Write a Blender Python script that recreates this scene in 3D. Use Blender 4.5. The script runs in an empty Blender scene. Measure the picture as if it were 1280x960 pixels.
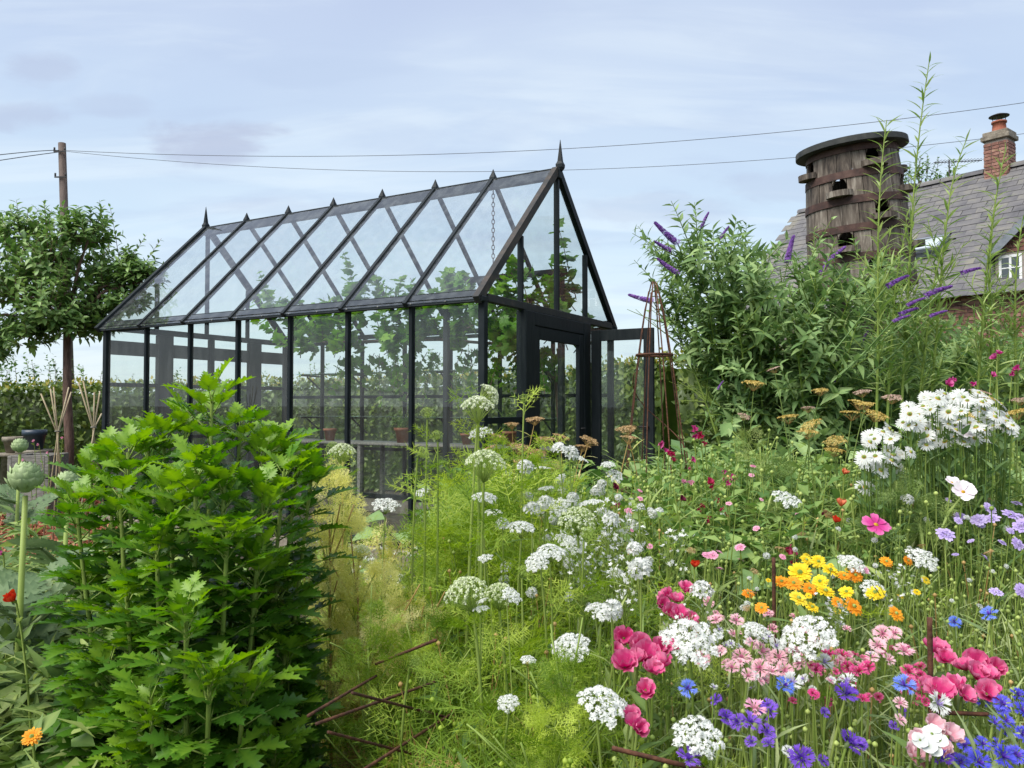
import bpy, math, random
import numpy as np
from mathutils import Vector, Matrix

random.seed(11)
rng = np.random.default_rng(11)
scene = bpy.context.scene
C = scene.collection
R = math.radians

# ------------------------------------------------------------------ camera
F_PX, CAM_Z, PITCH = 965.0, 1.35, 0.0275
cam_d = bpy.data.cameras.new('camera')
cam_d.sensor_width = 36.0
cam_d.lens = F_PX / 1280 * 36.0
cam_d.clip_start, cam_d.clip_end = 0.05, 3000
cam = bpy.data.objects.new('camera', cam_d)
cam.location = (0, 0, CAM_Z)
cam.rotation_euler = (math.pi / 2 + PITCH, 0, 0)
C.objects.link(cam)
scene.camera = cam

# ------------------------------------------------------------------ light
SUN_EL, SUN_AZ = R(54), math.atan2(-0.62, -0.5)          # azimuth clockwise from +Y
sd = bpy.data.lights.new('sun', 'SUN')
sd.energy, sd.angle, sd.color = 1.3, R(50), (1.0, 0.955, 0.88)
sun = bpy.data.objects.new('sun', sd)
to_sun = Vector((math.sin(SUN_AZ) * math.cos(SUN_EL), math.cos(SUN_AZ) * math.cos(SUN_EL), math.sin(SUN_EL)))
sun.rotation_euler = to_sun.to_track_quat('Z', 'Y').to_euler()
C.objects.link(sun)

scene.view_settings.view_transform = 'Standard'
scene.view_settings.look = 'None'
scene.view_settings.exposure = 2.08
scene.view_settings.gamma = 1.0
scene.view_settings.use_curve_mapping = False
scene.render.engine = 'CYCLES'
cy = scene.cycles
cy.use_denoising = True
cy.max_bounces, cy.diffuse_bounces, cy.glossy_bounces, cy.transmission_bounces, cy.transparent_max_bounces = 8, 3, 3, 4, 24
cy.caustics_reflective = cy.caustics_refractive = False


def build_world():
    w = bpy.data.worlds.new('World')
    scene.world = w
    w.use_nodes = True
    N, L = w.node_tree.nodes, w.node_tree.links
    N.clear()
    def nd(t, **k):
        n = N.new(t)
        for a, b in k.items():
            setattr(n, a, b)
        return n
    def M(op, a, b=None):
        n = nd('ShaderNodeMath', operation=op)
        for i, s in enumerate((a, b)):
            if s is None: continue
            if isinstance(s, (int, float)): n.inputs[i].default_value = s
            else: L.new(s, n.inputs[i])
        return n.outputs[0]
    def mix(f, a, b):
        n = nd('ShaderNodeMix', data_type='RGBA')
        for s, v in ((n.inputs[0], f), (n.inputs[6], a), (n.inputs[7], b)):
            if isinstance(v, float): s.default_value = v
            elif isinstance(v, tuple): s.default_value = (*v, 1)
            else: L.new(v, s)
        return n.outputs[2]
    def rng_(v, a, b, c, d):
        n = nd('ShaderNodeMapRange', interpolation_type='SMOOTHSTEP')
        L.new(v, n.inputs[0])
        for i, q in enumerate((a, b, c, d)): n.inputs[i + 1].default_value = q
        return n.outputs[0]
    tc = nd('ShaderNodeTexCoord')
    sep = nd('ShaderNodeSeparateXYZ'); L.new(tc.outputs['Generated'], sep.inputs[0])
    z = M('MAXIMUM', sep.outputs[2], 0.0)
    # cloud deck: direction projected on a high plane, so the streaks flatten toward the horizon
    den = M('ADD', z, 0.16)
    comb = nd('ShaderNodeCombineXYZ')
    L.new(M('DIVIDE', sep.outputs[0], den), comb.inputs[0]); L.new(M('DIVIDE', sep.outputs[1], den), comb.inputs[1])
    def noise(scale, det, dist, sx=1, sy=1, rot=0):
        mp = nd('ShaderNodeMapping'); L.new(comb.outputs[0], mp.inputs[0])
        mp.inputs['Scale'].default_value = (sx, sy, 1); mp.inputs['Rotation'].default_value = (0, 0, rot)
        n = nd('ShaderNodeTexNoise'); L.new(mp.outputs[0], n.inputs[0])
        n.inputs['Scale'].default_value = scale; n.inputs['Detail'].default_value = det
        n.inputs['Roughness'].default_value = 0.55; n.inputs['Distortion'].default_value = dist
        return n.outputs[0]
    sky = nd('ShaderNodeTexSky', sky_type='NISHITA', sun_disc=False)
    sky.sun_elevation, sky.sun_rotation = SUN_EL, SUN_AZ
    sky.air_density, sky.dust_density, sky.ozone_density = 1.0, 1.5, 1.0
    # colour of the cloud deck by elevation
    rp = nd('ShaderNodeValToRGB'); L.new(z, rp.inputs[0])
    e = rp.color_ramp.elements
    e[0].position, e[0].color = 0.0, (0.76, 0.85, 0.89, 1)
    e[1].position, e[1].color = 0.9, (0.50, 0.56, 0.72, 1)
    for p, c in ((0.10, (0.69, 0.82, 0.89, 1)), (0.22, (0.585, 0.725, 0.855, 1)), (0.34, (0.51, 0.625, 0.80, 1)), (0.47, (0.48, 0.56, 0.755, 1))):
        q = e.new(p); q.color = c
    big = rng_(noise(0.55, 3, 0.3, 1, 1.6), 0.40, 0.62, 0.0, 1.0)
    streak = rng_(noise(2.0, 8, 0.6, 0.5, 1.7, 0.25), 0.45, 0.66, 0.0, 1.0)
    mott = rng_(noise(3.4, 6, 0.4, 0.55, 1.5, 0.1), 0.48, 0.66, 0.0, 1.0)
    c = mix(M('MULTIPLY', big, 0.40), rp.outputs[0], (0.70, 0.81, 0.905))
    c = mix(M('MULTIPLY', streak, 0.42), c, (0.78, 0.865, 0.92))
    c = mix(M('MULTIPLY', mott, 0.30), c, (0.47, 0.565, 0.745))
    # a few small grey clouds drifting under the deck
    rag = noise(4.5, 6, 0.5)
    for px, py, rx, ry, amt in ((252, 172, .085, .026, .62), (28, 142, .060, .018, .42), (40, 78, .05, .022, .36), (125, 130, .05, .016, .22), (820, 262, .12, .022, .26), (1010, 230, .12, .02, .24), (640, 300, .10, .016, .2), (350, 258, .09, .014, .2), (-300, 200, .12, .03, .4), (1600, 180, .14, .03, .4)):
        v = Vector(((px - 640) / F_PX, 1.0, (506.5 - py) / F_PX)).normalized()
        dx = M('DIVIDE', M('SUBTRACT', M('DIVIDE', sep.outputs[0], M('MAXIMUM', sep.outputs[1], .05)), v.x / v.y), rx)
        dz = M('DIVIDE', M('SUBTRACT', M('DIVIDE', sep.outputs[2], M('MAXIMUM', sep.outputs[1], .05)), v.z / v.y), ry)
        r2 = M('ADD', M('MULTIPLY', dx, dx), M('MULTIPLY', dz, dz))
        f = rng_(M('ADD', r2, M('MULTIPLY', M('SUBTRACT', rag, 0.5), 5.0)), 0.0, 1.5, amt, 0.0)
        c = mix(f, c, (0.43, 0.46, 0.60))
    c2 = nd('ShaderNodeVectorMath', operation='SCALE'); L.new(c, c2.inputs[0]); c2.inputs['Scale'].default_value = 2.56
    blend = mix(0.94, sky.outputs[0], c2.outputs[0])
    bg = nd('ShaderNodeBackground'); L.new(blend, bg.inputs[0]); bg.inputs[1].default_value = 0.1
    out = nd('ShaderNodeOutputWorld'); L.new(bg.outputs[0], out.inputs[0])
build_world()


def at(px, py, depth):
    """world point seen at photograph pixel (px, py) when it stands `depth` metres in front of the camera"""
    cx, cu = (px - 640) / F_PX, -(py - 480) / F_PX
    c, s = math.cos(PITCH), math.sin(PITCH)
    y, z = c - cu * s, s + cu * c
    k = depth / y
    return Vector((cx * k, depth, CAM_Z + z * k))

# ------------------------------------------------------------------ geometry helpers
class Geo:
    def __init__(self):
        self.v, self.l, self.s, self.m, self.t, self.n = [], [], [], [], [], 0
    def add(self, V, F, mat=0, tint=0.5):
        V = np.asarray(V, float).reshape(-1, 3)
        for f in F:
            self.l.append(np.asarray(f, np.int64) + self.n); self.s.append(np.array([len(f)]))
        self.m.append(np.full(len(F), mat))
        self.t.append(np.broadcast_to(np.asarray(tint, float), (len(V),)).copy())
        self.v.append(V); self.n += len(V)
        return self
    def flat(self):
        if not self.v:
            return np.zeros((0, 3)), np.zeros(0, int), np.zeros(0, int), np.zeros(0, int), np.zeros(0)
        r = (np.concatenate(self.v), np.concatenate(self.l), np.concatenate(self.s), np.concatenate(self.m), np.concatenate(self.t))
        self.v, self.l, self.s, self.m, self.t = [[q] for q in r]
        return r
    def inst(self, tpl, M, tint=None, mat=None):
        """M (n,3,4) transforms of template tpl; tint (n,) shifts the template's own tint"""
        M = np.asarray(M, float)
        if len(M) == 0: return self
        V, l, s, m, t = tpl.flat()
        n, nv = len(M), len(V)
        W = np.einsum('nij,vj->nvi', M[:, :, :3], V) + M[:, None, :, 3]
        self.v.append(W.reshape(-1, 3))
        self.l.append((l[None] + (np.arange(n) * nv)[:, None]).ravel() + self.n)
        self.s.append(np.tile(s, n))
        self.m.append(np.tile(m, n) if mat is None else np.full(n * len(s), mat))
        tt = np.tile(t, (n, 1))
        if tint is not None: tt = np.clip(tt + (np.asarray(tint) - 0.5)[:, None], 0, 1)
        self.t.append(tt.ravel()); self.n += n * nv
        return self
    def mesh(self, name, mats, smooth=True):
        V, l, s, m, t = self.flat()
        me = bpy.data.meshes.new(name)
        me.vertices.add(len(V)); me.vertices.foreach_set('co', V.ravel())
        me.loops.add(len(l)); me.loops.foreach_set('vertex_index', l.astype(np.int32))
        me.polygons.add(len(s))
        st = np.concatenate([[0], np.cumsum(s)[:-1]]).astype(np.int32) if len(s) else np.zeros(0, np.int32)
        me.polygons.foreach_set('loop_start', st)
        me.polygons.foreach_set('material_index', m.astype(np.int32))
        me.polygons.foreach_set('use_smooth', np.full(len(s), bool(smooth)))
        a = me.attributes.new('tint', 'FLOAT', 'POINT'); a.data.foreach_set('value', t.astype(np.float32))
        for q in (mats if isinstance(mats, (list, tuple)) else [mats]): me.materials.append(q)
        me.update(calc_edges=True); me.validate()
        return me

BOXF = [(0, 3, 2, 1), (4, 5, 6, 7), (0, 1, 5, 4), (1, 2, 6, 5), (2, 3, 7, 6), (3, 0, 4, 7)]
def box(g, x0, x1, y0, y1, z0, z1, mat=0, tint=0.5, ch=0.0):
    if ch <= 0:
        return g.add([(x0, y0, z0), (x1, y0, z0), (x1, y1, z0), (x0, y1, z0), (x0, y0, z1), (x1, y0, z1), (x1, y1, z1), (x0, y1, z1)], BOXF, mat, tint)
    # chamfered box: 24 verts
    xs, ys, zs = (x0, x1), (y0, y1), (z0, z1)
    V, idx = [], {}
    for i in (0, 1):
        for j in (0, 1):
            for k in (0, 1):
                sx, sy, sz = (1 - 2 * i), (1 - 2 * j), (1 - 2 * k)
                for a in range(3):
                    p = [xs[i], ys[j], zs[k]]
                    for b, s in enumerate((sx, sy, sz)):
                        if b != a: p[b] += s * ch
                    idx[(i, j, k, a)] = len(V); V.append(p)
    Fc = []
    def q(*keys): Fc.append([idx[k] for k in keys])
    for a in range(3):
        for e in (0, 1):
            o = [b for b in range(3) if b != a]
            ring = []
            for u, w in ((0, 0), (1, 0), (1, 1), (0, 1)):
                k = [0, 0, 0]; k[a] = e; k[o[0]] = u; k[o[1]] = w
                ring.append((*k, a))
            q(*ring)
    for a in range(3):
        o = [b for b in range(3) if b != a]
        for u in (0, 1):
            for w in (0, 1):
                k0, k1 = [0, 0, 0], [0, 0, 0]
                k1[a] = 1
                for k in (k0, k1): k[o[0]] = u; k[o[1]] = w
                q((*k0, o[0]), (*k0, o[1]), (*k1, o[1]), (*k1, o[0]))
    for i in (0, 1):
        for j in (0, 1):
            for k in (0, 1): q((i, j, k, 0), (i, j, k, 1), (i, j, k, 2))
    return g.add(V, Fc, mat, tint)

def bar(g, p, q, w, h, up=(0, 0, 1), mat=0, tint=0.5):
    """rectangular bar from p to q: w across, h along up"""
    p, q = np.array(p, float), np.array(q, float)
    d = q - p; d /= np.linalg.norm(d)
    s = np.cross(d, up); s /= np.linalg.norm(s)
    u = np.cross(s, d)
    V = []
    for o in (p, q):
        for a, b in ((-1, -1), (1, -1), (1, 1), (-1, 1)): V.append(o + s * a * w / 2 + u * b * h / 2)
    return g.add(V, [(3, 2, 1, 0), (4, 5, 6, 7), (0, 1, 5, 4), (1, 2, 6, 5), (2, 3, 7, 6), (3, 0, 4, 7)], mat, tint)

def tube(g, P, r, k=6, mat=0, tint=0.5, cap=True):
    P = np.asarray(P, float); n = len(P)
    r = np.broadcast_to(np.asarray(r, float), (n,))
    T = np.gradient(P, axis=0); T /= np.linalg.norm(T, axis=1)[:, None] + 1e-12
    ref = np.array([0, 0, 1.0]) if abs(T[:, 2]).mean() < 0.8 else np.array([1.0, 0, 0])
    S = np.cross(T, ref); S /= np.linalg.norm(S, axis=1)[:, None] + 1e-12
    U = np.cross(S, T)
    a = np.arange(k) * 2 * math.pi / k
    V = (P[:, None] + r[:, None, None] * (np.cos(a)[None, :, None] * S[:, None] + np.sin(a)[None, :, None] * U[:, None])).reshape(-1, 3)
    Fc = [(i * k + j, i * k + (j + 1) % k, (i + 1) * k + (j + 1) % k, (i + 1) * k + j) for i in range(n - 1) for j in range(k)]
    if cap: Fc += [tuple(range(k))[::-1], tuple((n - 1) * k + j for j in range(k))]
    return g.add(V, Fc, mat, tint if np.isscalar(tint) else np.repeat(tint, k))

def lathe(g, prof, k=16, mat=0, tint=0.5, a0=0.0, a1=2 * math.pi):
    full = abs(a1 - a0 - 2 * math.pi) < 1e-6
    m = k if full else k + 1
    a = a0 + (a1 - a0) * np.arange(m) / k
    V = [(r * math.cos(q), r * math.sin(q), z) for r, z in prof for q in a]
    Fc = []
    for i in range(len(prof) - 1):
        for j in range(k):
            b = (j + 1) % m
            Fc.append((i * m + j, i * m + b, (i + 1) * m + b, (i + 1) * m + j))
    return g.add(V, Fc, mat, tint)

def frames(P, D, U, S):
    """(n,3,4): template x across, y along D, z roughly U, scaled by S (n,) or (n,3)"""
    P, D, U = (np.asarray(q, float).reshape(-1, 3) for q in (P, D, U))
    D = D / (np.linalg.norm(D, axis=1)[:, None] + 1e-9)
    X = np.cross(D, U); X /= np.linalg.norm(X, axis=1)[:, None] + 1e-9
    Z = np.cross(X, D)
    S = np.asarray(S, float)
    if S.ndim == 0: S = np.full(len(P), float(S))
    if S.ndim == 1: S = np.repeat(S[:, None], 3, 1)
    M = np.empty((len(P), 3, 4))
    M[:, :, 0], M[:, :, 1], M[:, :, 2], M[:, :, 3] = X * S[:, :1], D * S[:, 1:2], Z * S[:, 2:3], P
    return M

def unit(n):
    v = rng.normal(size=(n, 3)); return v / np.linalg.norm(v, axis=1)[:, None]

def petal(g, L, wfun, zfun, cup=0.0, nu=4, nv=2, mat=0, t0=0.4, t1=0.6, M=None, wave=0.0):
    """surface strip along +Y: half width wfun(t), height zfun(t)"""
    V, T = [], []
    for i in range(nu + 1):
        t = i / nu
        for j in range(nv + 1):
            u = 2 * j / nv - 1
            V.append((u * wfun(t), t * L * (1 - 0.12 * abs(u) * t), zfun(t) + cup * u * u * wfun(t) + wave * math.sin(7 * u + 2) * t)); T.append(t0 + (t1 - t0) * t)
    V = np.array(V)
    if M is not None: V = V @ np.asarray(M)[:, :3].T + np.asarray(M)[:, 3]
    Fc = [(i * (nv + 1) + j, i * (nv + 1) + j + 1, (i + 1) * (nv + 1) + j + 1, (i + 1) * (nv + 1) + j) for i in range(nu) for j in range(nv)]
    return g.add(V, Fc, mat, np.array(T))

def rotz(a, p=(0, 0, 0), tilt=0.0, s=1.0):
    """petal matrix: lift by tilt about X, then turn about Z"""
    m = Matrix.Translation(p) @ Matrix.Rotation(a, 4, 'Z') @ Matrix.Rotation(tilt, 4, 'X') @ Matrix.Scale(s, 4)
    return np.array(m)[:3]

# ------------------------------------------------------------------ object helpers
def thing(name, label, cat, loc=(0, 0, 0), rot=(0, 0, 0), group=None):
    o = bpy.data.objects.new(name, None)
    o.empty_display_size = 0.1
    o.location = loc; o.rotation_euler = rot
    o['label'] = label; o['category'] = cat
    if group: o['group'] = group
    C.objects.link(o)
    return o
def part(name, me, parent=None, loc=None, mw=None, label=None, kind=None):
    o = bpy.data.objects.new(name, me)
    if parent is not None: o.parent = parent
    if loc is not None: o.location = loc
    if mw is not None: o.matrix_basis = mw
    if label: o['label'] = label
    if kind: o['kind'] = kind
    C.objects.link(o)
    return o
def gpart(name, g, mats, parent=None, smooth=False, **k):
    return part(name, g.mesh(name, mats, smooth), parent, **k)
def tag(o, label, cat, group=None, kind=None):
    o['label'] = label
    if cat: o['category'] = cat
    if group: o['group'] = group
    if kind: o['kind'] = kind
    return o
ORD = ['first', 'second', 'third', 'fourth', 'fifth', 'sixth', 'seventh', 'eighth', 'ninth', 'tenth', 'eleventh', 'twelfth', 'thirteenth', 'fourteenth', 'fifteenth', 'sixteenth', 'seventeenth', 'eighteenth', 'nineteenth', 'twentieth'] + [t + '-' + u for t in ('twenty', 'thirty') for u in ('first', 'second', 'third', 'fourth', 'fifth', 'sixth', 'seventh', 'eighth', 'ninth')]

# ------------------------------------------------------------------ materials
def nodes_of(name):
    m = bpy.data.materials.new(name); m.use_nodes = True
    N, L = m.node_tree.nodes, m.node_tree.links
    N.clear()
    return m, N, L
BOOST = (1.0, 1.0, 1.0)
def leaf_mat(name, stops, trans=0.3, rough=0.5, spec=0.3, vary=0.22, noise=9.0):
    """stops: colours along the per-leaf tint; thin leaf = principled + translucent"""
    stops = [tuple(min(.85, c * k) for c, k in zip(s, BOOST)) for s in stops]
    m, N, L = nodes_of(name)
    at_ = N.new('ShaderNodeAttribute'); at_.attribute_name = 'tint'
    oi = N.new('ShaderNodeObjectInfo')
    tcn = N.new('ShaderNodeNewGeometry')
    nz = N.new('ShaderNodeTexNoise'); nz.inputs['Scale'].default_value = noise; nz.inputs['Detail'].default_value = 2
    L.new(tcn.outputs['Position'], nz.inputs['Vector'])
    def mth(op, a, b):
        n = N.new('ShaderNodeMath'); n.operation = op
        for i, s in enumerate((a, b)):
            if isinstance(s, (int, float)): n.inputs[i].default_value = s
            else: L.new(s, n.inputs[i])
        return n.outputs[0]
    f = mth('ADD', at_.outputs['Fac'], mth('MULTIPLY', mth('SUBTRACT', oi.outputs['Random'], 0.5), vary))
    f = mth('ADD', f, mth('MULTIPLY', mth('SUBTRACT', nz.outputs[0], 0.5), vary * 1.6))
    rp = N.new('ShaderNodeValToRGB'); L.new(f, rp.inputs[0])
    e = rp.color_ramp.elements
    k = len(stops)
    e[0].position, e[0].color = 0, (*stops[0], 1)
    e[1].position, e[1].color = 1, (*stops[-1], 1)
    for i in range(1, k - 1):
        q = e.new(i / (k - 1)); q.color = (*stops[i], 1)
    b = N.new('ShaderNodeBsdfPrincipled'); L.new(rp.outputs[0], b.inputs['Base Color'])
    b.inputs['Roughness'].default_value = rough; b.inputs['Specular IOR Level'].default_value = spec
    o = N.new('ShaderNodeOutputMaterial')
    if trans > 0:
        t = N.new('ShaderNodeBsdfTranslucent')
        hs = N.new('ShaderNodeHueSaturation'); hs.inputs['Saturation'].default_value = 1.12; hs.inputs['Value'].default_value = 1.25
        L.new(rp.outputs[0], hs.inputs['Color']); L.new(hs.outputs[0], t.inputs[0])
        mx = N.new('ShaderNodeMixShader'); mx.inputs[0].default_value = trans
        L.new(b.outputs[0], mx.inputs[1]); L.new(t.outputs[0], mx.inputs[2]); L.new(mx.outputs[0], o.inputs[0])
    else: L.new(b.outputs[0], o.inputs[0])
    return m
def surf_mat(name, stops, scale=8.0, detail=6.0, rough=(0.6, 0.9), metal=0.0, stretch=(1, 1, 1), bump=0.15, spec=0.4, coord='Object', dist=0.0, rand=0.15, lo=0.3, hi=0.7, bscale=None):
    m, N, L = nodes_of(name)
    tc = N.new('ShaderNodeTexCoord'); mp = N.new('ShaderNodeMapping'); mp.inputs['Scale'].default_value = stretch
    L.new(tc.outputs[coord], mp.inputs[0])
    oi = N.new('ShaderNodeObjectInfo')
    sc = N.new('ShaderNodeVectorMath'); sc.operation = 'SCALE'
    vv = N.new('ShaderNodeCombineXYZ')
    for i in range(3): L.new(oi.outputs['Random'], vv.inputs[i])
    L.new(vv.outputs[0], sc.inputs[0]); sc.inputs['Scale'].default_value = 31.0
    ad = N.new('ShaderNodeVectorMath'); ad.operation = 'ADD'
    L.new(mp.outputs[0], ad.inputs[0]); L.new(sc.outputs[0], ad.inputs[1])
    nz = N.new('ShaderNodeTexNoise'); L.new(ad.outputs[0], nz.inputs['Vector'])
    nz.inputs['Scale'].default_value = scale; nz.inputs['Detail'].default_value = detail; nz.inputs['Roughness'].default_value = 0.62; nz.inputs['Distortion'].default_value = dist
    mr = N.new('ShaderNodeMapRange'); L.new(nz.outputs[0], mr.inputs[0]); mr.inputs[1].default_value = lo; mr.inputs[2].default_value = hi
    a = N.new('ShaderNodeMath'); a.operation = 'MULTIPLY_ADD'; L.new(oi.outputs['Random'], a.inputs[0]); a.inputs[1].default_value = rand * 2; 
    s2 = N.new('ShaderNodeMath'); s2.operation = 'SUBTRACT'; L.new(mr.outputs[0], s2.inputs[0]); s2.inputs[1].default_value = rand
    L.new(s2.outputs[0], a.inputs[2])
    rp = N.new('ShaderNodeValToRGB'); L.new(a.outputs[0], rp.inputs[0])
    e = rp.color_ramp.elements; k = len(stops)
    e[0].position, e[0].color = 0, (*stops[0], 1); e[1].position, e[1].color = 1, (*stops[-1], 1)
    for i in range(1, k - 1):
        q = e.new(i / (k - 1)); q.color = (*stops[i], 1)
    b = N.new('ShaderNodeBsdfPrincipled'); L.new(rp.outputs[0], b.inputs['Base Color'])
    b.inputs['Metallic'].default_value = metal; b.inputs['Specular IOR Level'].default_value = spec
    r2 = N.new('ShaderNodeMapRange'); L.new(nz.outputs[0], r2.inputs[0]); r2.inputs[3].default_value, r2.inputs[4].default_value = rough
    L.new(r2.outputs[0], b.inputs['Roughness'])
    if bump:
        nb = N.new('ShaderNodeTexNoise'); L.new(ad.outputs[0], nb.inputs['Vector']); nb.inputs['Scale'].default_value = bscale or scale * 3; nb.inputs['Detail'].default_value = 5
        bp = N.new('ShaderNodeBump'); bp.inputs['Strength'].default_value = bump; bp.inputs['Distance'].default_value = 0.02
        L.new(nb.outputs[0], bp.inputs['Height']); L.new(bp.outputs[0], b.inputs['Normal'])
    o = N.new('ShaderNodeOutputMaterial'); L.new(b.outputs[0], o.inputs[0])
    return m
def glass_mat(name, haze=0.06, tint=(0.93, 0.97, 0.95), refl=1.0):
    """single pane: see-through with a mirror reflection that grows at grazing angles, and a film of garden dust"""
    m, N, L = nodes_of(name)
    tr = N.new('ShaderNodeBsdfTransparent'); tr.inputs[0].default_value = (*tint, 1)
    gl = N.new('ShaderNodeBsdfGlossy'); gl.inputs['Roughness'].default_value = 0.01
    lw = N.new('ShaderNodeLayerWeight'); lw.inputs['Blend'].default_value = 0.5
    p5 = N.new('ShaderNodeMath'); p5.operation = 'POWER'; L.new(lw.outputs['Facing'], p5.inputs[0]); p5.inputs[1].default_value = 5.0
    f2 = N.new('ShaderNodeMath'); f2.operation = 'MULTIPLY_ADD'; L.new(p5.outputs[0], f2.inputs[0]); f2.inputs[1].default_value = 1.1 * refl; f2.inputs[2].default_value = 0.07 * refl; f2.use_clamp = True
    mx = N.new('ShaderNodeMixShader'); L.new(f2.outputs[0], mx.inputs[0]); L.new(tr.outputs[0], mx.inputs[1]); L.new(gl.outputs[0], mx.inputs[2])
    df = N.new('ShaderNodeBsdfDiffuse'); df.inputs[0].default_value = (0.62, 0.68, 0.68, 1)
    tc = N.new('ShaderNodeTexCoord'); mp = N.new('ShaderNodeMapping'); mp.inputs['Scale'].default_value = (4, 4, 0.45); L.new(tc.outputs['Object'], mp.inputs[0])
    nz = N.new('ShaderNodeTexNoise'); nz.inputs['Scale'].default_value = 3; nz.inputs['Detail'].default_value = 6; L.new(mp.outputs[0], nz.inputs[0])
    mr = N.new('ShaderNodeMapRange'); L.new(nz.outputs[0], mr.inputs[0]); mr.inputs[1].default_value, mr.inputs[2].default_value = 0.42, 0.78
    mr.inputs[3].default_value, mr.inputs[4].default_value = haze * 0.6, haze * 3.0
    m2 = N.new('ShaderNodeMixShader'); L.new(mr.outputs[0], m2.inputs[0]); L.new(mx.outputs[0], m2.inputs[1]); L.new(df.outputs[0], m2.inputs[2])
    o = N.new('ShaderNodeOutputMaterial'); L.new(m2.outputs[0], o.inputs[0])
    return m
# ================================================================== the setting
MAT = {}
MAT['frame'] = surf_mat('dark_painted_frame', [(0.005, 0.008, 0.010), (0.008, 0.013, 0.016), (0.016, 0.022, 0.026)], scale=5, rough=(0.4, 0.65), bump=0.05, stretch=(1, 1, 1), spec=0.22)
MAT['timber_frame'] = surf_mat('dark_stained_timber', [(0.005, 0.009, 0.011), (0.010, 0.015, 0.018), (0.020, 0.025, 0.027)], scale=14, rough=(0.5, 0.75), bump=0.12, stretch=(2, 2, 0.3), spec=.22)
MAT['worn_frame'] = surf_mat('worn_timber_edge', [(0.014, 0.018, 0.02), (0.03, 0.030, 0.029), (0.07, 0.055, 0.045)], scale=10, rough=(0.6, 0.85), bump=0.12)
MAT['glass'] = glass_mat('wall_glass', 0.022)
MAT['roof_glass'] = glass_mat('roof_glass', 0.034, (0.95, 0.98, 0.98), 1.4)
MAT['shelf_glass'] = glass_mat('shelf_glass', 0.05, (0.72, 0.90, 0.84), 1.0)
MAT['stone'] = surf_mat('weathered_kerb', [(0.10, 0.085, 0.065), (0.20, 0.17, 0.13), (0.30, 0.27, 0.22)], scale=9, bump=0.4)
MAT['soil'] = surf_mat('garden_soil', [(0.028, 0.019, 0.012), (0.055, 0.038, 0.024), (0.085, 0.062, 0.04)], scale=6, bump=0.8, coord='Object')
MAT['rust'] = surf_mat('rusty_iron', [(0.030, 0.013, 0.008), (0.075, 0.028, 0.014), (0.14, 0.058, 0.028)], scale=30, rough=(0.7, 0.95), bump=0.3)
MAT['bamboo'] = surf_mat('bamboo_cane', [(0.26, 0.20, 0.12), (0.36, 0.29, 0.18), (0.45, 0.38, 0.26)], scale=12, bump=0.1)
MAT['grey_wood'] = surf_mat('weathered_wood', [(0.10, 0.095, 0.085), (0.2, 0.19, 0.17), (0.32, 0.30, 0.27)], scale=16, stretch=(0.4, 3, 3), bump=0.3)
MAT['pole_wood'] = surf_mat('creosoted_pole', [(0.05, 0.035, 0.03), (0.10, 0.072, 0.06), (0.17, 0.13, 0.11)], scale=18, stretch=(3, 3, 0.25), bump=0.3)
MAT['bark'] = surf_mat('tree_bark', [(0.08, 0.045, 0.034), (0.17, 0.10, 0.075), (0.26, 0.17, 0.135)], scale=20, stretch=(2, 2, 0.4), bump=0.5)
MAT['wire'] = surf_mat('cable', [(0.05, 0.05, 0.055), (0.09, 0.09, 0.10)], scale=3, bump=0)
MAT['iron'] = surf_mat('dark_iron', [(0.02, 0.02, 0.022), (0.05, 0.047, 0.045)], scale=20, bump=0.1, rough=(0.45, 0.7))

def ground_mat():
    m, N, L = nodes_of('ground_cover')
    g = N.new('ShaderNodeNewGeometry')
    n1 = N.new('ShaderNodeTexNoise'); n1.inputs['Scale'].default_value = 5; n1.inputs['Detail'].default_value = 8; L.new(g.outputs['Position'], n1.inputs['Vector'])
    r1 = N.new('ShaderNodeValToRGB'); L.new(n1.outputs[0], r1.inputs[0])
    r1.color_ramp.elements[0].position, r1.color_ramp.elements[0].color = 0.3, (0.022, 0.016, 0.010, 1)
    r1.color_ramp.elements[1].position, r1.color_ramp.elements[1].color = 0.7, (0.075, 0.055, 0.034, 1)
    n2 = N.new('ShaderNodeTexNoise'); n2.inputs['Scale'].default_value = 0.6; n2.inputs['Detail'].default_value = 8; L.new(g.outputs['Position'], n2.inputs['Vector'])
    r2 = N.new('ShaderNodeValToRGB'); L.new(n2.outputs[0], r2.inputs[0])
    r2.color_ramp.elements[0].color = (0.035, 0.06, 0.015, 1); r2.color_ramp.elements[1].color = (0.10, 0.13, 0.04, 1)
    sp = N.new('ShaderNodeSeparateXYZ'); L.new(g.outputs['Position'], sp.inputs[0])
    mr = N.new('ShaderNodeMapRange'); L.new(sp.outputs[1], mr.inputs[0]); mr.inputs[1].default_value, mr.inputs[2].default_value = 12.5, 14
    mx = N.new('ShaderNodeMix'); mx.data_type = 'RGBA'; L.new(mr.outputs[0], mx.inputs[0]); L.new(r1.outputs[0], mx.inputs[6]); L.new(r2.outputs[0], mx.inputs[7])
    b = N.new('ShaderNodeBsdfPrincipled'); L.new(mx.outputs[2], b.inputs['Base Color']); b.inputs['Roughness'].default_value = 0.95
    bp = N.new('ShaderNodeBump'); bp.inputs['Strength'].default_value = 0.9; bp.inputs['Distance'].default_value = 0.03
    n3 = N.new('ShaderNodeTexNoise'); n3.inputs['Scale'].default_value = 25; n3.inputs['Detail'].default_value = 6; L.new(g.outputs['Position'], n3.inputs['Vector'])
    L.new(n3.outputs[0], bp.inputs['Height']); L.new(bp.outputs[0], b.inputs['Normal'])
    o = N.new('ShaderNodeOutputMaterial'); L.new(b.outputs[0], o.inputs[0])
    return m
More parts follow.
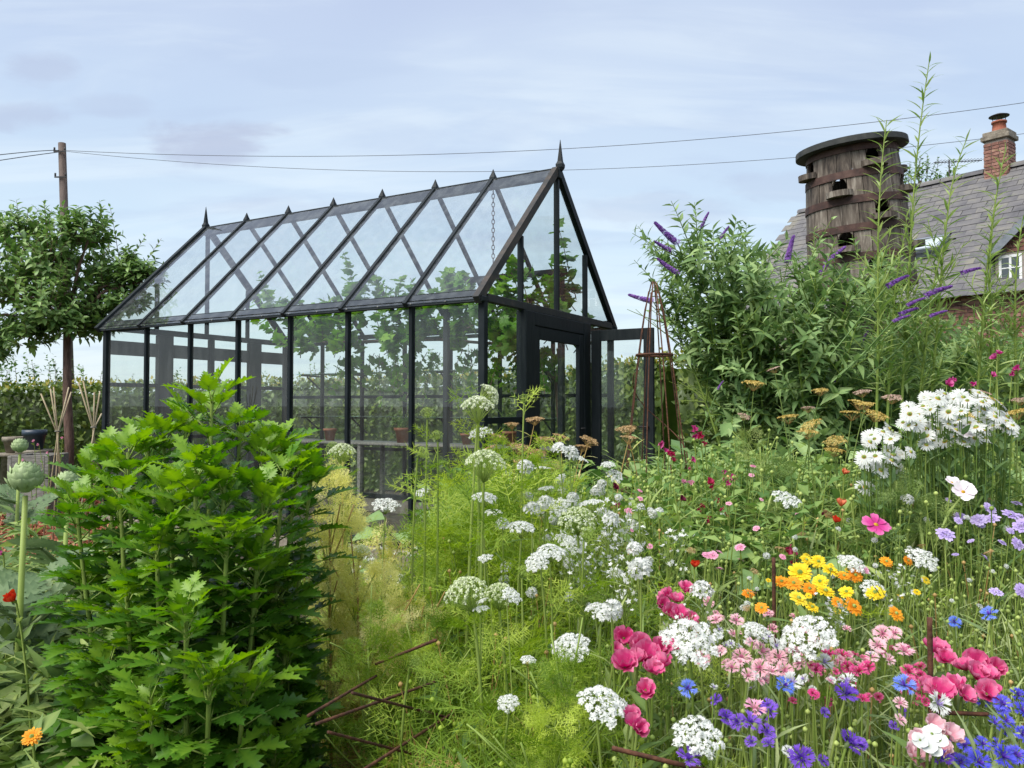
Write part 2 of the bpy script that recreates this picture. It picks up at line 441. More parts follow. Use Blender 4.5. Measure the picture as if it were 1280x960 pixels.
def build_ground():
    g = Geo()
    xs = np.concatenate([[-900, -200, -60], np.linspace(-16, 18, 60), [60, 200, 900]])
    ys = np.concatenate([[-300, -40], np.linspace(-3, 26, 55), [80, 250, 1500]])
    V, n, m = [], len(ys), len(xs)
    for y in ys:
        for x in xs:
            z = 0.03 * math.sin(1.7 * x + 0.6 * y) * math.sin(1.3 * y) - 0.03 if abs(x) < 30 and -4 < y < 30 else -0.03
            V.append((x, y, z))
    Fc = [(i * m + j, i * m + j + 1, (i + 1) * m + j + 1, (i + 1) * m + j) for i in range(n - 1) for j in range(m - 1)]
    g.add(V, Fc)
    o = gpart('ground', g, ground_mat(), smooth=True); o['kind'] = 'structure'
    # path of reddish bark chips running back past the greenhouse
    chip = surf_mat('bark_chip', [(0.14, 0.04, 0.022), (0.26, 0.085, 0.045), (0.36, 0.16, 0.09)], scale=3, bump=0.4, coord='Object')
    A, B = at(160, 700, 6.0), at(75, 560, 15.0)
    a0, a1 = np.array([-3.7, 5.2]), np.array([-7.0, 13.2])
    d = (a1 - a0) / np.linalg.norm(a1 - a0); s = np.array([d[1], -d[0]])
    g = Geo()
    Vp = [(*(a0 + d * 0 - s * .7), .012), (*(a0 + s * .7), .012), (*(a1 + s * .7), .012), (*(a1 - s * .7), .012)]
    g.add(Vp, [(0, 1, 2, 3)])
    o = gpart('path', g, chip); o['kind'] = 'structure'
    t = Geo(); box(t, -.5, .5, -.22, .22, -.1, .1)
    n = 4200
    q = a0[None] + rng.random((n, 1)) * (a1 - a0)[None] + (rng.random((n, 1)) - .5) * s[None] * 1.42
    P = np.column_stack([q, .02 + rng.random(n) * .04])
    D = unit(n); D[:, 2] *= .5
    g = Geo().inst(t, frames(P, D, unit(n), .035 + .045 * rng.random(n)), rng.random(n))
    cm = leaf_mat('bark_chip_pieces', [(0.13, 0.035, 0.02), (0.27, 0.085, 0.045), (0.40, 0.19, 0.11)], trans=0, rough=.85, vary=.1)
    o = gpart('bark_chips', g, cm); tag(o, 'reddish brown bark chips strewn on the garden path', 'bark chips', kind='stuff')
build_ground()

# ================================================================== greenhouse
TH, GW, BAY = 0.518, 2.66, 0.707
GL, EV, RISE = BAY * 7, 2.09, 1.35
GH0 = Vector((-0.2325, 6.17, 0.14))
def gh_thing(name, label, cat, loc=(0, 0, 0)):
    m = Matrix.Rotation(math.pi / 2 - TH, 4, 'Z')
    p = GH0 + (m @ Vector(loc))
    return thing(name, label, cat, p, (0, 0, math.pi / 2 - TH))

def pane(parent, V, mat, name='pane', thick=0.004):
    """flat pane of glass over polygon V with its real thickness"""
    V = np.array(V, float)
    nrm = np.cross(V[1] - V[0], V[2] - V[0]); nrm /= np.linalg.norm(nrm)
    k = len(V)
    g = Geo().add(V, [tuple(range(k))])
    return gpart(name, g, mat, parent)

def build_greenhouse():
    G = gh_thing('greenhouse', 'black framed glass greenhouse with spiked ridge finials and open door', 'greenhouse')
    fm, tm, wm = MAT['frame'], MAT['timber_frame'], MAT['worn_frame']
    def P(name, fn, mat, smooth=False, parent=G):
        g = Geo(); fn(g); return gpart(name, g, mat, parent, smooth)
    # kerb below the sill, one side each
    for nm, a in (('kerb', (-.09, .03, -.09, GL + .09)), ('kerb', (GW - .03, GW + .09, -.09, GL + .09))):
        P(nm, lambda g: box(g, a[0], a[1], a[2], a[3], -.20, -.005, ch=.008), MAT['stone'])
    for a in ((.032, .66, -.09, .03), (2.05, GW - .032, -.09, .03), (.032, GW - .032, GL - .03, GL + .09)):
        P('kerb', lambda g: box(g, a[0], a[1], a[2], a[3], -.20, -.007, ch=.008), MAT['stone'])
    # corner posts, side mullions, sills and gutters
    for x in (0, GW):
        for y in (0, GL):
            P('corner_post', lambda g: box(g, x - .03, x + .03, y - .03, y + .03, 0, EV, ch=.004), fm)
    for x in (0, GW):
        for i in range(1, 7):
            P('mullion', lambda g: box(g, x - .025, x + .025, i * BAY - .018, i * BAY + .018, .06, EV - .02, ch=.004), fm)
        P('sill_rail', lambda g: box(g, x - .035, x + .035, .03, GL - .03, 0, .06, ch=.004), fm)
        s = -1 if x == 0 else 1
        def gutter(g):
            box(g, x - .028, x + .028, -.02, GL + .02, EV - .005, EV + .05, ch=.004)
            box(g, x + s * .03, x + s * .085, -.05, GL + .05, EV - .055, EV - .012, ch=.006)
        P('eaves_gutter', gutter, fm)
        for i in range(14):                                  # pale clips along the eaves
            if x == 0: P('gutter_bolt', lambda g: box(g, x - .092, x - .085, .3 + i * .35, .312 + i * .35, EV - .04, EV - .03), MAT['grey_wood'])
        for i in range(7):
            y0, y1 = i * BAY + (.03 if i == 0 else .018), (i + 1) * BAY - (.03 if i == 6 else .018)
            pane(G, [(x, y0, .06), (x, y1, .06), (x, y1, EV - .005), (x, y0, EV - .005)], MAT['glass'])
    # ridge and rafters
    zr = EV + RISE
    P('ridge_beam', lambda g: (box(g, -.03 + GW / 2, .03 + GW / 2, -.05, GL + .05, zr - .07, zr + .035, ch=.006)), fm)
    sl = math.atan2(RISE, GW / 2)
    for s, x0 in ((1, 0.0), (-1, GW)):
        e = np.array([x0 - s * .10, 0, EV - .10 * math.tan(sl) + .055]); r = np.array([GW / 2 - s * .02, 0, zr + .012])
        nrm = np.array([-s * math.sin(sl), 0, math.cos(sl)])
        for i in range(8):
            y = i * BAY; end = i in (0, 7)
            w = .055 if end else (.036 if s > 0 else .027)
            if i == 0: y -= .005
            if i == 7: y += .02
            P('rafter', lambda g: bar(g, e + (0, y, 0), r + (0, y, 0), w, .05 if not end else .07, nrm), wm if (i == 0 and s == 1) else fm)
        for i in range(7):
            y0, y1 = i * BAY + .018, (i + 1) * BAY - .018
            a, b = e + nrm * .012, r + nrm * .012
            pane(G, [a + (0, y0, 0), a + (0, y1, 0), b + (0, y1, 0), b + (0, y0, 0)], MAT['roof_glass'], 'roof_pane')
    # finials
    for i in range(8):
        big = i in (0, 7)
        y = i * BAY + (-.04 if i == 0 else .04 if i == 7 else 0)
        h, w = (.27, .048) if big else (.10, .042)
        def fin(g):
            pr = [(w * .55, -.03), (w * .95, .0), (w, .03), (w * .62, .06), (w * .45, h * .45), (w * .2, h * .8), (.002, h)] if big else [(w, -.05), (w, .012), (w * .55, .05), (.002, h)]
            lathe(g, pr, 4, a0=math.pi / 4, a1=math.pi / 4 + 2 * math.pi)
        o = P('finial', fin, fm); o.location = (GW / 2, y, zr + .035)
    # gables
    for y, s in ((0, -1), (GL, 1)):
        P('gable_transom', lambda g: box(g, .031, GW - .031, y - .03, y + .03, EV - .045, EV + .02, ch=.004), wm if s < 0 else fm)
        xs = (.62, GW / 2, GW - .68)
        for x in xs:
            top = EV + RISE * (1 - abs(x - GW / 2) / (GW / 2)) - .03
            P('gable_mullion', lambda g: box(g, x - .018, x + .018, y - .024, y + .024, EV + .02, top, ch=.003), fm)
        X = [0, *xs, GW]
        for i in range(4):
            a, b = X[i] + (.018 if i else .02), X[i + 1] - (.018 if i < 3 else .02)
            za, zb = (EV + RISE * (1 - abs(q - GW / 2) / (GW / 2)) - .02 for q in (a, b))
            V = [(a, y, EV + .02), (b, y, EV + .02), (b, y, max(zb, EV + .021)), (a, y, max(za, EV + .021))]
            pane(G, V, MAT['glass'], 'gable_pane')
    # front: side light, door frame, closed leaf
    P('sill_rail', lambda g: box(g, .031, .63, -.035, .035, 0, .06, ch=.004), fm)
    P('side_rail', lambda g: box(g, .031, .63, -.02, .02, 1.06, 1.11, ch=.003), fm)
    pane(G, [(.03, 0, .06), (.63, 0, .06), (.63, 0, EV - .045), (.03, 0, EV - .045)], MAT['glass'])
    for x0, x1 in ((.63, .80), (1.86, 2.02)):
        P('door_post', lambda g: box(g, x0, x1, -.05, .05, -.02, EV - .047, ch=.006), tm)
    P('door_header', lambda g: box(g, .801, 1.859, -.045, .045, EV - .17, EV - .048, ch=.006), tm)
    P('threshold', lambda g: box(g, .801, 1.859, -.06, .06, -.02, .04, ch=.006), tm)
    pane(G, [(2.02, 0, .06), (GW - .03, 0, .06), (GW - .03, 0, EV - .045), (2.02, 0, EV - .045)], MAT['glass'])
    P('sill_rail', lambda g: box(g, 2.021, GW - .031, -.035, .035, 0, .06, ch=.004), fm)
    def leaf_door(w, h, label, st=.10, rail=.11, foot=.30):
        d = bpy.data.objects.new('door', None); d.parent = G; d['label'] = label; C.objects.link(d)
        for a, b in ((0, st), (w - st, w)):
            P('stile', lambda g: box(g, a, b, -.022, .022, 0, h, ch=.004), tm, parent=d)
        P('top_rail', lambda g: box(g, st + .001, w - st - .001, -.02, .02, h - rail, h, ch=.003), tm, parent=d)
        P('bottom_rail', lambda g: box(g, st + .001, w - st - .001, -.02, .02, 0, foot, ch=.003), tm, parent=d)
        V = [(st, 0, foot), (w - st, 0, foot), (w - st, 0, h - rail), (st, 0, h - rail)]
        pane(d, V, MAT['glass'], 'door_pane')
        def handle(g):
            tube(g, [(w - st * .5, -.02, h * .5), (w - st * .5, -.06, h * .5), (w - st * .5 - .09, -.06, h * .5)], .008, 6)
        P('handle', handle, MAT['iron'], parent=d, smooth=True)
        return d
    d = leaf_door(1.05, EV - .22, 'closed door leaf'); d.location = (.805, -.02, .045)
    d2 = leaf_door(.66, EV - .15, 'open door leaf'); d2.location = (1.99, -.07, .03); d2.rotation_euler = (0, 0, R(-90))
    # far gable: its own rails and a broad central panel
    for x, w in ((.73, .1), (1.40, .03), (2.10, .1)):
        P('gable_post', lambda g: box(g, x - w, x + w, GL - .035, GL + .035, .06, EV - .047, ch=.004), tm)
    for z, h in ((.8, .045), (1.42, .045), (1.78, .16)):
        P('gable_rail', lambda g: box(g, .031, GW - .031, GL - .018, GL + .018, z, z + h, ch=.003), fm)
    P('sill_rail', lambda g: box(g, .037, GW - .037, GL - .033, GL + .033, 0, .06, ch=.004), fm)
    X = [.03, .63, .83, 1.37, 1.43, 2.0, 2.2, GW - .03]
    for i in range(0, 8, 2):
        pane(G, [(X[i], GL, .06), (X[i + 1], GL, .06), (X[i + 1], GL, EV - .045), (X[i], GL, EV - .045)], MAT['glass'])
    # mid rails of the right-hand wall (seen through the house)
    for z in (.62, 1.30):
        for i in range(7):
            P('wall_rail', lambda g: box(g, GW - .018, GW + .018, i * BAY + .031, (i + 1) * BAY - .031, z, z + .04, ch=.003), fm)
    # light inner frame for the vine: two posts and a head beam under the roof
    for x, y in ((2.0, 1.73), (2.0, .28)):
        P('inner_post', lambda g: box(g, x - .03, x + .03, y - .03, y + .03, -.14, 2.58, ch=.004), fm)
    P('inner_beam', lambda g: box(g, 1.972, 2.028, .22, 1.8, 2.581, 2.64, ch=.004), fm)
    return G
build_greenhouse()

def build_interior():
    # slatted staging bench along the right wall
    b = gh_thing('staging_bench', 'weathered slatted bench along the far wall inside the greenhouse', 'bench', (2.45, 0, 0))
    for i in range(6):
        g = Geo(); box(g, -.25 + i * .09, -.25 + i * .09 + .07, .5, 4.6, .72, .745, ch=.003); gpart('slat', g, MAT['grey_wood'], b)
    for y in (.6, 1.9, 3.2, 4.5):
        for x in (-.24, .2):
            g = Geo(); box(g, x, x + .05, y - .025, y + .025, -.14, .695, ch=.003); gpart('leg', g, MAT['grey_wood'], b)
        g = Geo(); box(g, -.24, .25, y - .02, y + .02, .697, .718); gpart('cross_rail', g, MAT['grey_wood'], b)
    for z, lb in ((1.06, 'lower glass shelf above the greenhouse bench'), (1.62, 'upper glass shelf near the greenhouse eaves')):
        s = gh_thing('glass_shelf', lb, 'shelf', (2.55, 0, z))
        g = Geo(); box(g, -.22, .15, .55, 4.4, 0, .008); gpart('shelf_pane', g, MAT['shelf_glass'], s)
        for y in (.7, 2.1, 3.5, 4.3):
            g = Geo(); bar(g, (.16, y, -.02), (-.22, y, -.012), .02, .02); bar(g, (.17, y, -.22), (-.12, y, -.028), .015, .015); gpart('bracket', g, MAT['frame'], s)
    # pots on the bench
    clay = surf_mat('terracotta', [(0.22, 0.075, 0.04), (0.36, 0.14, 0.08), (0.42, 0.22, 0.15)], scale=10, bump=.15)
    for k, (y, r_, wd) in enumerate(((1.15, .09, 'nearest the door'), (1.75, .07, 'with the smallest rim'), (2.7, .1, 'halfway along'), (3.9, .085, 'at the far end'))):
        p = gh_thing('plant_pot', 'terracotta pot on the greenhouse bench, ' + wd, 'pot', (2.45, y, .746)); p['group'] = 'pots on the greenhouse bench'
        g = Geo(); lathe(g, [(0, 0), (r_ * .65, 0), (r_ * .92, r_ * 1.5), (r_ * 1.08, r_ * 1.5), (r_ * 1.08, r_ * 1.85), (r_ * .95, r_ * 1.85), (r_ * .9, r_ * 1.6), (0, r_ * 1.6)], 18)
        gpart('pot', g, clay, p, True)
    # hanging chain
    c = gh_thing('hanging_chain', 'rusty link chain hanging from the greenhouse ridge by the gable', 'chain', (GW / 2, BAY, EV + RISE - .07))
    lk = Geo(); a = np.linspace(0, 2 * math.pi, 11)
    tube(lk, [(0.014 * math.cos(q), 0, .027 * math.sin(q)) for q in a], .0042, 5)
    lm = lk.mesh('chain_link', MAT['rust'], True)
    for i in range(17):
        o = part('link', lm, c, (0, 0, -.025 - i * .043)); o.rotation_euler = (0, 0, (i % 2) * math.pi / 2 + .4)
build_interior()

# ================================================================== house
def build_house():
    ang = math.atan2(-.787, .617)
    H = thing('brick_house', 'red brick house with grey slate roof behind the dovecote', 'house', (7.69, 20.6, 0), (0, 0, ang))
    LEN, HS, EVH, RH = 13.0, 3.0, 3.5, 6.5
    brick = surf_mat('old_red_brick', [(0.10, 0.050, 0.040), (0.22, 0.10, 0.075), (0.34, 0.19, 0.145)], scale=6, bump=.3, rand=.3)
    mortar = surf_mat('lime_mortar', [(0.20, 0.17, 0.145), (0.34, 0.30, 0.26)], scale=30, bump=.3)
    slate = surf_mat('blue_grey_slate', [(0.060, 0.060, 0.067), (0.10, 0.097, 0.104), (0.135, 0.13, 0.13), (0.19, 0.18, 0.145)], scale=1.6, bump=.12, rand=.12, rough=(.55, .8))
    lead = surf_mat('lead_flashing', [(0.12, 0.14, 0.17), (0.22, 0.24, 0.27)], scale=5, rough=(.4, .6), bump=.05)
    white = surf_mat('white_window_paint', [(0.72, 0.73, 0.73), (0.82, 0.82, 0.82)], scale=5, bump=.02, rough=(.35, .5))
    wg, N, L = nodes_of('window_glass')
    b = N.new('ShaderNodeBsdfPrincipled'); b.inputs['Base Color'].default_value = (.05, .06, .065, 1); b.inputs['Roughness'].default_value = .03; b.inputs['Specular IOR Level'].default_value = 1.0
    o_ = N.new('ShaderNodeOutputMaterial'); L.new(b.outputs[0], o_.inputs[0])
    # masonry core
    g = Geo()
    hs = HS - .18
    V = [(0.15, -hs, -.1), (LEN, -hs, -.1), (LEN, hs, -.1), (0.15, hs, -.1), (0.15, -hs, EVH + .1), (LEN, -hs, EVH + .1), (LEN, hs, EVH + .1), (0.15, hs, EVH + .1), (0.15, 0, RH - .15), (LEN, 0, RH - .15)]
    g.add(V, [(0, 1, 5, 4), (2, 3, 7, 6), (3, 0, 4, 8, 7), (1, 2, 6, 9, 5), (4, 5, 9, 8), (6, 7, 8, 9)])
    gpart('wall', g, mortar, H)
    # dormer core
    DX, DW, DA = 6.70, 1.9, 5.05
    fy = -hs - .005
    g = Geo()
    x0, x1 = DX - DW / 2, DX + DW / 2
    zt = 4.15
    g.add([(x0, fy, EVH + .05), (x1, fy, EVH + .05), (x1, fy, zt), (DX, fy, DA), (x0, fy, zt), (x0, -.6, EVH + .05), (x1, -.6, EVH + .05), (x1, -.6, zt), (DX, -.6, DA), (x0, -.6, zt)],
          [(0, 1, 2, 3, 4), (0, 4, 9, 5), (1, 6, 7, 2), (2, 7, 8, 3), (4, 3, 8, 9)])
    gpart('dormer_wall', g, mortar, H)
    # bricks on the parts of the front that the garden looks at
    bm_ = Geo(); box(bm_, -.1075, .1075, -.012, .012, -.0325, .0325, ch=.004)
    hb = Geo(); box(hb, -.051, .051, -.012, .012, -.0325, .0325, ch=.004)
    bmesh_, hmesh_ = bm_.mesh('brick', brick, False), hb.mesh('brick', brick, False)
    wx0, wx1, wz0, wz1 = 6.0 - .19, 6.0 + .19, 3.47, 4.12
    spots = []
    for row in range(46):
        z = 2.1 + row * .075
        off = .1125 if row % 2 else 0
        for c in range(34):
            x = 2.9 + c * .225 + off
            if x > 9.5: continue
            if z > EVH - .02:
                if not (x0 + .1 < x < x1 - .1): continue
                top = zt + (DA - zt) * (1 - abs(x - DX) / (DW / 2))
                if z > top - .05: continue
            if wx0 - .11 < x < wx1 + .11 and wz0 - .04 < z < wz1 + .04: continue
            spots.append((abs(x - 5.9) * .8 + abs(z - 3.5), x, z))
    spots.sort()
    rest = Geo()
    tb = Geo(); box(tb, -.1075, .1075, -.012, .012, -.0325, .0325)
    for i, (q, x, z) in enumerate(spots):
        if i < 240:
            o = part('brick', bmesh_, H, (x, fy - .006 - random.random() * .004, z))
        else: rest.inst(tb, np.array([[[1, 0, 0, x], [0, 1, 0, fy - .008], [0, 0, 1, z]]]))
    if rest.n: gpart('brickwork', rest, brick, H, kind='stuff')
    # dormer window
    w = bpy.data.objects.new('window', None); w.parent = H; w.location = (6.0, fy, 0); C.objects.link(w)
    g = Geo(); box(g, -.19, .19, -.012, .02, wz0, wz0 + .05); box(g, -.19, .19, -.012, .02, wz1 - .05, wz1)
    for a, b2 in ((-.19, -.145), (-.02, .02), (.145, .19)): box(g, a, b2, -.011, .02, wz0 + .051, wz1 - .051)
    for a in (-.144, .021): box(g, a, a + .123, -.010, .01, wz0 + .40, wz0 + .42)
    gpart('window_frame', g, white, w)
    for a in (-.144, .021):
        g = Geo(); box(g, a, a + .123, -.004, 0, wz0 + .051, wz1 - .051); gpart('window_pane', g, wg, w)
    g = Geo(); box(g, -.26, .26, -.09, .0, wz0 - .06, wz0 - .005, ch=.006); gpart('window_sill', g, white, w)
    # dormer roof slopes
    for s in (-1, 1):
        g = Geo()
        a, b2 = (DX + s * (DW / 2 + .14), DX)
        za, zb = zt - .13, DA + .03
        V = [(a, fy - .14, za), (b2, fy - .14, zb), (b2, -.3, zb), (a, -.3, za)]
        g.add(V + [(x, y, z + .05) for x, y, z in V], BOXF); gpart('dormer_roof', g, slate, H)
        g = Geo(); bar(g, (a, fy - .15, za + .0), (b2, fy - .15, zb + .0), .03, .13, (0, 0, 1)); gpart('barge_board', g, lead, H)
    # slates
    st = Geo(); box(st, -.142, .142, -.14, .14, -.004, .004)
    sm = st.mesh('slate', slate, False)
    cands = []
    nrow = 22
    for k in range(nrow):
        for c in range(45):
            x = .0 + c * .29 + (.145 if k % 2 else 0)
            if x > LEN: continue
            y = -HS - .1 + (k + .5) * (HS + .1) / nrow
            z = RH + (y) * (RH - EVH) / HS
            if 3.62 < x < 4.5 and -2.2 < y < -1.6: continue
            if abs(x - DX) < .75 and y < -1.6 - .0 and z < DA - .3: continue
            p = H.matrix_basis @ Vector((x, y, z)) if False else Vector((7.69 + .617 * x + .787 * y, 20.6 - .787 * x + .617 * y, z))
            px = 640 + F_PX * p.x / p.y
            vis = (1000 < px < 1300)
            cands.append(((0 if vis else 100) + p.y, x, y, z))
    cands.sort()
    tilt = math.atan2(RH - EVH, HS) - .045
    rest = Geo()
    for i, (q, x, y, z) in enumerate(cands):
        jt = (random.random() - .5) * .02
        m = Matrix.Translation((x + jt * .6, y, z + .03 + random.random() * .006)) @ Matrix.Rotation(tilt, 4, 'X') @ Matrix.Rotation(jt, 4, 'Z')
        if i < 300: part('slate', sm, H, mw=m)
        else: rest.inst(st, np.array(m)[None, :3])
    gpart('slate_covering', rest, slate, H, kind='stuff')
    # roof deck under the slates, rear slope, ridge tiles, verge
    g = Geo()
    V = [(.02, -HS - .08, EVH - .09), (LEN, -HS - .08, EVH - .09), (LEN, 0, RH - .012), (.02, 0, RH - .012), (.02, HS + .1, EVH - .1), (LEN, HS + .1, EVH - .1)]
    g.add(V, [(0, 1, 2, 3), (3, 2, 5, 4)]); gpart('roof', g, slate, H)
    rt = Geo(); lathe(rt, [(.12, -.22), (.12, .22)], 8, a0=0, a1=math.pi)
    rm = rt.mesh('ridge_tile', slate, True)
    for i in range(28):
        o = part('ridge_tile', rm, H, mw=Matrix.Translation((.25 + i * .455, 0, RH - .02)) @ Matrix.Rotation(math.pi / 2, 4, 'Y') @ Matrix.Rotation(-math.pi / 2 + math.pi, 4, 'Z'))
    # skylight, propped open
    s = bpy.data.objects.new('skylight', None); s.parent = H; C.objects.link(s)
    a45 = math.atan2(RH - EVH, HS)
    s.matrix_basis = Matrix.Translation((4.05, -1.9, RH - 1.9 + .06)) @ Matrix.Rotation(a45 - .22, 4, 'X')
    g = Geo(); box(g, -.45, -.38, -.33, .33, .04, .12); box(g, .38, .45, -.33, .33, .04, .12); box(g, -.379, .379, -.33, -.26, .04, .119); box(g, -.379, .379, .26, .33, .04, .119); gpart('sash', g, lead, s)
    g = Geo(); box(g, -.378, .378, -.259, .259, .085, .1)
    sg, N, L = nodes_of('skylight_glass'); b = N.new('ShaderNodeBsdfPrincipled'); b.inputs['Base Color'].default_value = (.45, .5, .52, 1); b.inputs['Roughness'].default_value = .05; b.inputs['Specular IOR Level'].default_value = 1  # pale base colour paints in the sky's reflection on the pane
    o_ = N.new('ShaderNodeOutputMaterial'); L.new(b.outputs[0], o_.inputs[0])
    gpart('skylight_pane', g, sg, s)
    g = Geo(); box(g, -.43, .43, -.31, .31, -.09, .03); gpart('upstand', g, lead, s)
    # chimney
    c = bpy.data.objects.new('chimney', None); c.parent = H; c.location = (4.86, 0, RH); C.objects.link(c)
    g = Geo(); box(g, -.222, .222, -.222, .222, -.6, .80 - .17); gpart('stack', g, mortar, c)
    cb = Geo(); box(cb, -.069, .069, -.012, .012, -.032, .032, ch=.004)
    cm = cb.mesh('brick', brick, False)
    for row in range(12):
        z = -.28 + row * .074
        for k in range(3):
            for sgn, L_, f in ((-1, .62, 'y'), (-1, .58, 'x'), (1, .58, 'x')):
                u = -.148 + k * .148 + (.0 if row % 2 else .012) - .006
                if f == 'y': m = Matrix.Translation((u, -.23, z))
                else: m = Matrix.Translation((sgn * .23, u, z)) @ Matrix.Rotation(math.pi / 2, 4, 'Z')
                part('brick', cm, c, mw=m)
    g = Geo(); box(g, -.28, .28, -.28, .28, .80, .90, ch=.01); box(g, -.25, .25, -.25, .25, .90, .99, ch=.01); gpart('chimney_cap', g, MAT['stone'], c, loc=(0, 0, -.17))
    g = Geo(); lathe(g, [(.15, .99), (.14, 1.06), (.125, 1.2), (.15, 1.2), (.15, 1.24), (.11, 1.24), (.11, 1.1)], 16)
    gpart('chimney_pot', g, surf_mat('red_clay', [(0.28, 0.085, 0.05), (0.4, 0.15, 0.09)], scale=8), c, True, loc=(0, 0, -.17))
    g = Geo()
    for q in range(4): a = q * math.pi / 2; bar(g, (.12 * math.cos(a), .12 * math.sin(a), 1.22), (.13 * math.cos(a), .13 * math.sin(a), 1.36), .012, .012, (1, 0, .01))
    lathe(g, [(0, 1.42), (.1, 1.40), (.2, 1.36), (.2, 1.35), (0, 1.37)], 16); gpart('cowl', g, MAT['iron'], c, True, loc=(0, 0, -.17))
    # aerial
    A = Vector(at(1187, 240, 17.6))
    t = thing('television_aerial', 'thin metal television aerial standing on the slate ridge', 'aerial', (A.x, A.y, A.z - .25))
    g = Geo(); tube(g, [(0, 0, -.1), (0, 0, 1.0)], .014, 6); gpart('mast', g, MAT['iron'], t, True)
    g = Geo(); tube(g, [(-.35, 0, .93), (.75, 0, .98)], .01, 6); gpart('boom', g, MAT['iron'], t, True)
    el = Geo(); tube(el, [(0, -.16, 0), (0, .16, 0)], .005, 5); em = el.mesh('element', MAT['iron'], True)
    for i in range(15): part('element', em, t, (-.33 + i * .076, 0, .94 + i * .0034))
    g = Geo(); tube(g, [(-.22, .05, .42), (.22, -.05, .45)], .01, 6); tube(g, [(-.18, .05, .36), (.18, -.05, .38)], .01, 6); gpart('lower_antenna', g, MAT['iron'], t, True)
build_house()

# ================================================================== dovecote
def build_dovecote():
    base = at(1078, 362, 8.4)
    D = thing('barrel_dovecote', 'tall oak barrel dovecote with rusty hoops and round lid on a post', 'dovecote', (base.x, base.y, 0))
    zb = base.z
    lean = Matrix.Translation((0, 0, zb)) @ Matrix.Rotation(R(-5.5), 4, 'Y') @ Matrix.Rotation(R(3), 4, 'X')
    stave_m = surf_mat('old_oak_staves', [(0.022, 0.017, 0.014), (0.088, 0.068, 0.053), (0.16, 0.132, 0.106), (0.30, 0.265, 0.22)], scale=4.5, detail=10, stretch=(4.5, 4.5, 0.7), bump=.35, rand=.2, lo=.30, hi=.68, dist=.5)
    hoop_m = surf_mat('rusted_hoop', [(0.03, 0.017, 0.014), (0.07, 0.036, 0.029), (0.12, 0.07, 0.055)], scale=8, bump=.25)
    lid_m = surf_mat('dark_felt_lid', [(0.018, 0.021, 0.021), (0.035, 0.038, 0.036), (0.06, 0.062, 0.056)], scale=7, bump=.2)
    Ht = 1.56
    def rad(z): return .535 - .095 * (z / Ht) + .022 * math.sin(math.pi * z / Ht)
    NS = 20
    tiers = [0.02, .32, .62, .91, 1.18, 1.46]
    holes = dict.fromkeys([(4, 13), (3, 11), (3, 16), (2, 14), (1, 12), (1, 17), (0, 14), (4, 8), (4, 18), (2, 19), (3, 4), (2, 4), (1, 5), (4, 3), (0, 4)], 1)
    # angle index: 0 = +x (right), 18 = towards camera
    def stave_geo(a0, a1, z0, z1, out=0.0):
        g = Geo(); V = []
        for z in (z0, (z0 + z1) / 2, z1):
            for r_ in (rad(z) + out, rad(z) - .028):
                for a in (a0, (a0 + a1) / 2, a1): V.append((r_ * math.cos(a), r_ * math.sin(a), z))
        Fc = []
        for i in range(2):
            b = i * 6
            for j in range(2):
                Fc.append((b + j, b + j + 1, b + 7 + j, b + 6 + j)); Fc.append((b + 4 + j, b + 3 + j, b + 9 + j, b + 10 + j))
            Fc.append((b + 3, b, b + 6, b + 9)); Fc.append((b + 2, b + 5, b + 11, b + 8))
        Fc += [(0, 3, 4, 1), (1, 4, 5, 2), (12, 13, 16, 15), (13, 14, 17, 16)]
        g.add(V, Fc)
        return g
    da = 2 * math.pi / NS
    for t in range(5):
        z0, z1 = tiers[t], tiers[t + 1]
        off = t * .4 * da
        skip = set()
        for (tt, i) in holes:
            if tt == t: skip.add(i)
        for i in range(NS):
            a0, a1 = i * da + off + .006, (i + 1) * da + off - .006
            out = random.uniform(-.004, .006)
            if i in skip:
                # board with an arched opening: lower piece, two cheeks and a curved head
                zs, zh = z0 + (z1 - z0) * .30, z0 + (z1 - z0) * .92
                gpart('stave', stave_geo(a0, a1, z0, zs, out), stave_m, D, mw=lean)
                g = Geo(); K = 10; am, hw = (a0 + a1) / 2, (a1 - a0) / 2
                V = []
                for k in range(K + 1):
                    q = math.pi * k / K
                    ua, uz = am + hw * .92 * math.cos(q), zh - (z1 - z0) * .24 + (z1 - z0) * .22 * math.sin(q)
                    for r_ in (rad(uz) + out, rad(uz) - .028): V.append((r_ * math.cos(ua), r_ * math.sin(ua), uz))
                    ta = am + hw * math.cos(q)
                    for r_ in (rad(z1) + out, rad(z1) - .028): V.append((r_ * math.cos(ta), r_ * math.sin(ta), z1))
                Fc = []
                for k in range(K):
                    b = k * 4
                    Fc += [(b + 2, b, b + 4, b + 6), (b + 1, b + 3, b + 7, b + 5), (b, b + 1, b + 5, b + 4)]
                g.add(V, Fc); gpart('nest_arch', g, stave_m, D, mw=lean)
                # landing ledge: half-round block
                g = Geo(); rr = .135; zl = zs
                hv = [(0, -.01, 0)] + [(rr * math.cos(q), .0 - rr * math.sin(q) * .95, 0) for q in np.linspace(0, math.pi, 11)]
                cx, cy_ = rad(zl) * math.cos(am) * .985, rad(zl) * math.sin(am) * .985
                ca, sa = math.cos(am + math.pi / 2), math.sin(am + math.pi / 2)
                W = [(cx + x * ca - y * sa, cy_ + x * sa + y * ca) for x, y, _ in hv[1:]]
                n = len(W)
                g.add([(x, y, zl - .035) for x, y in W] + [(x, y, zl + .025) for x, y in W], [tuple(range(n))[::-1], tuple(range(n, 2 * n))] + [(k, (k + 1) % n, n + (k + 1) % n, n + k) for k in range(n)])
                gpart('landing_ledge', g, stave_m, D, mw=lean)
            else:
                gpart('stave', stave_geo(a0, a1, z0, z1, out), stave_m, D, mw=lean)
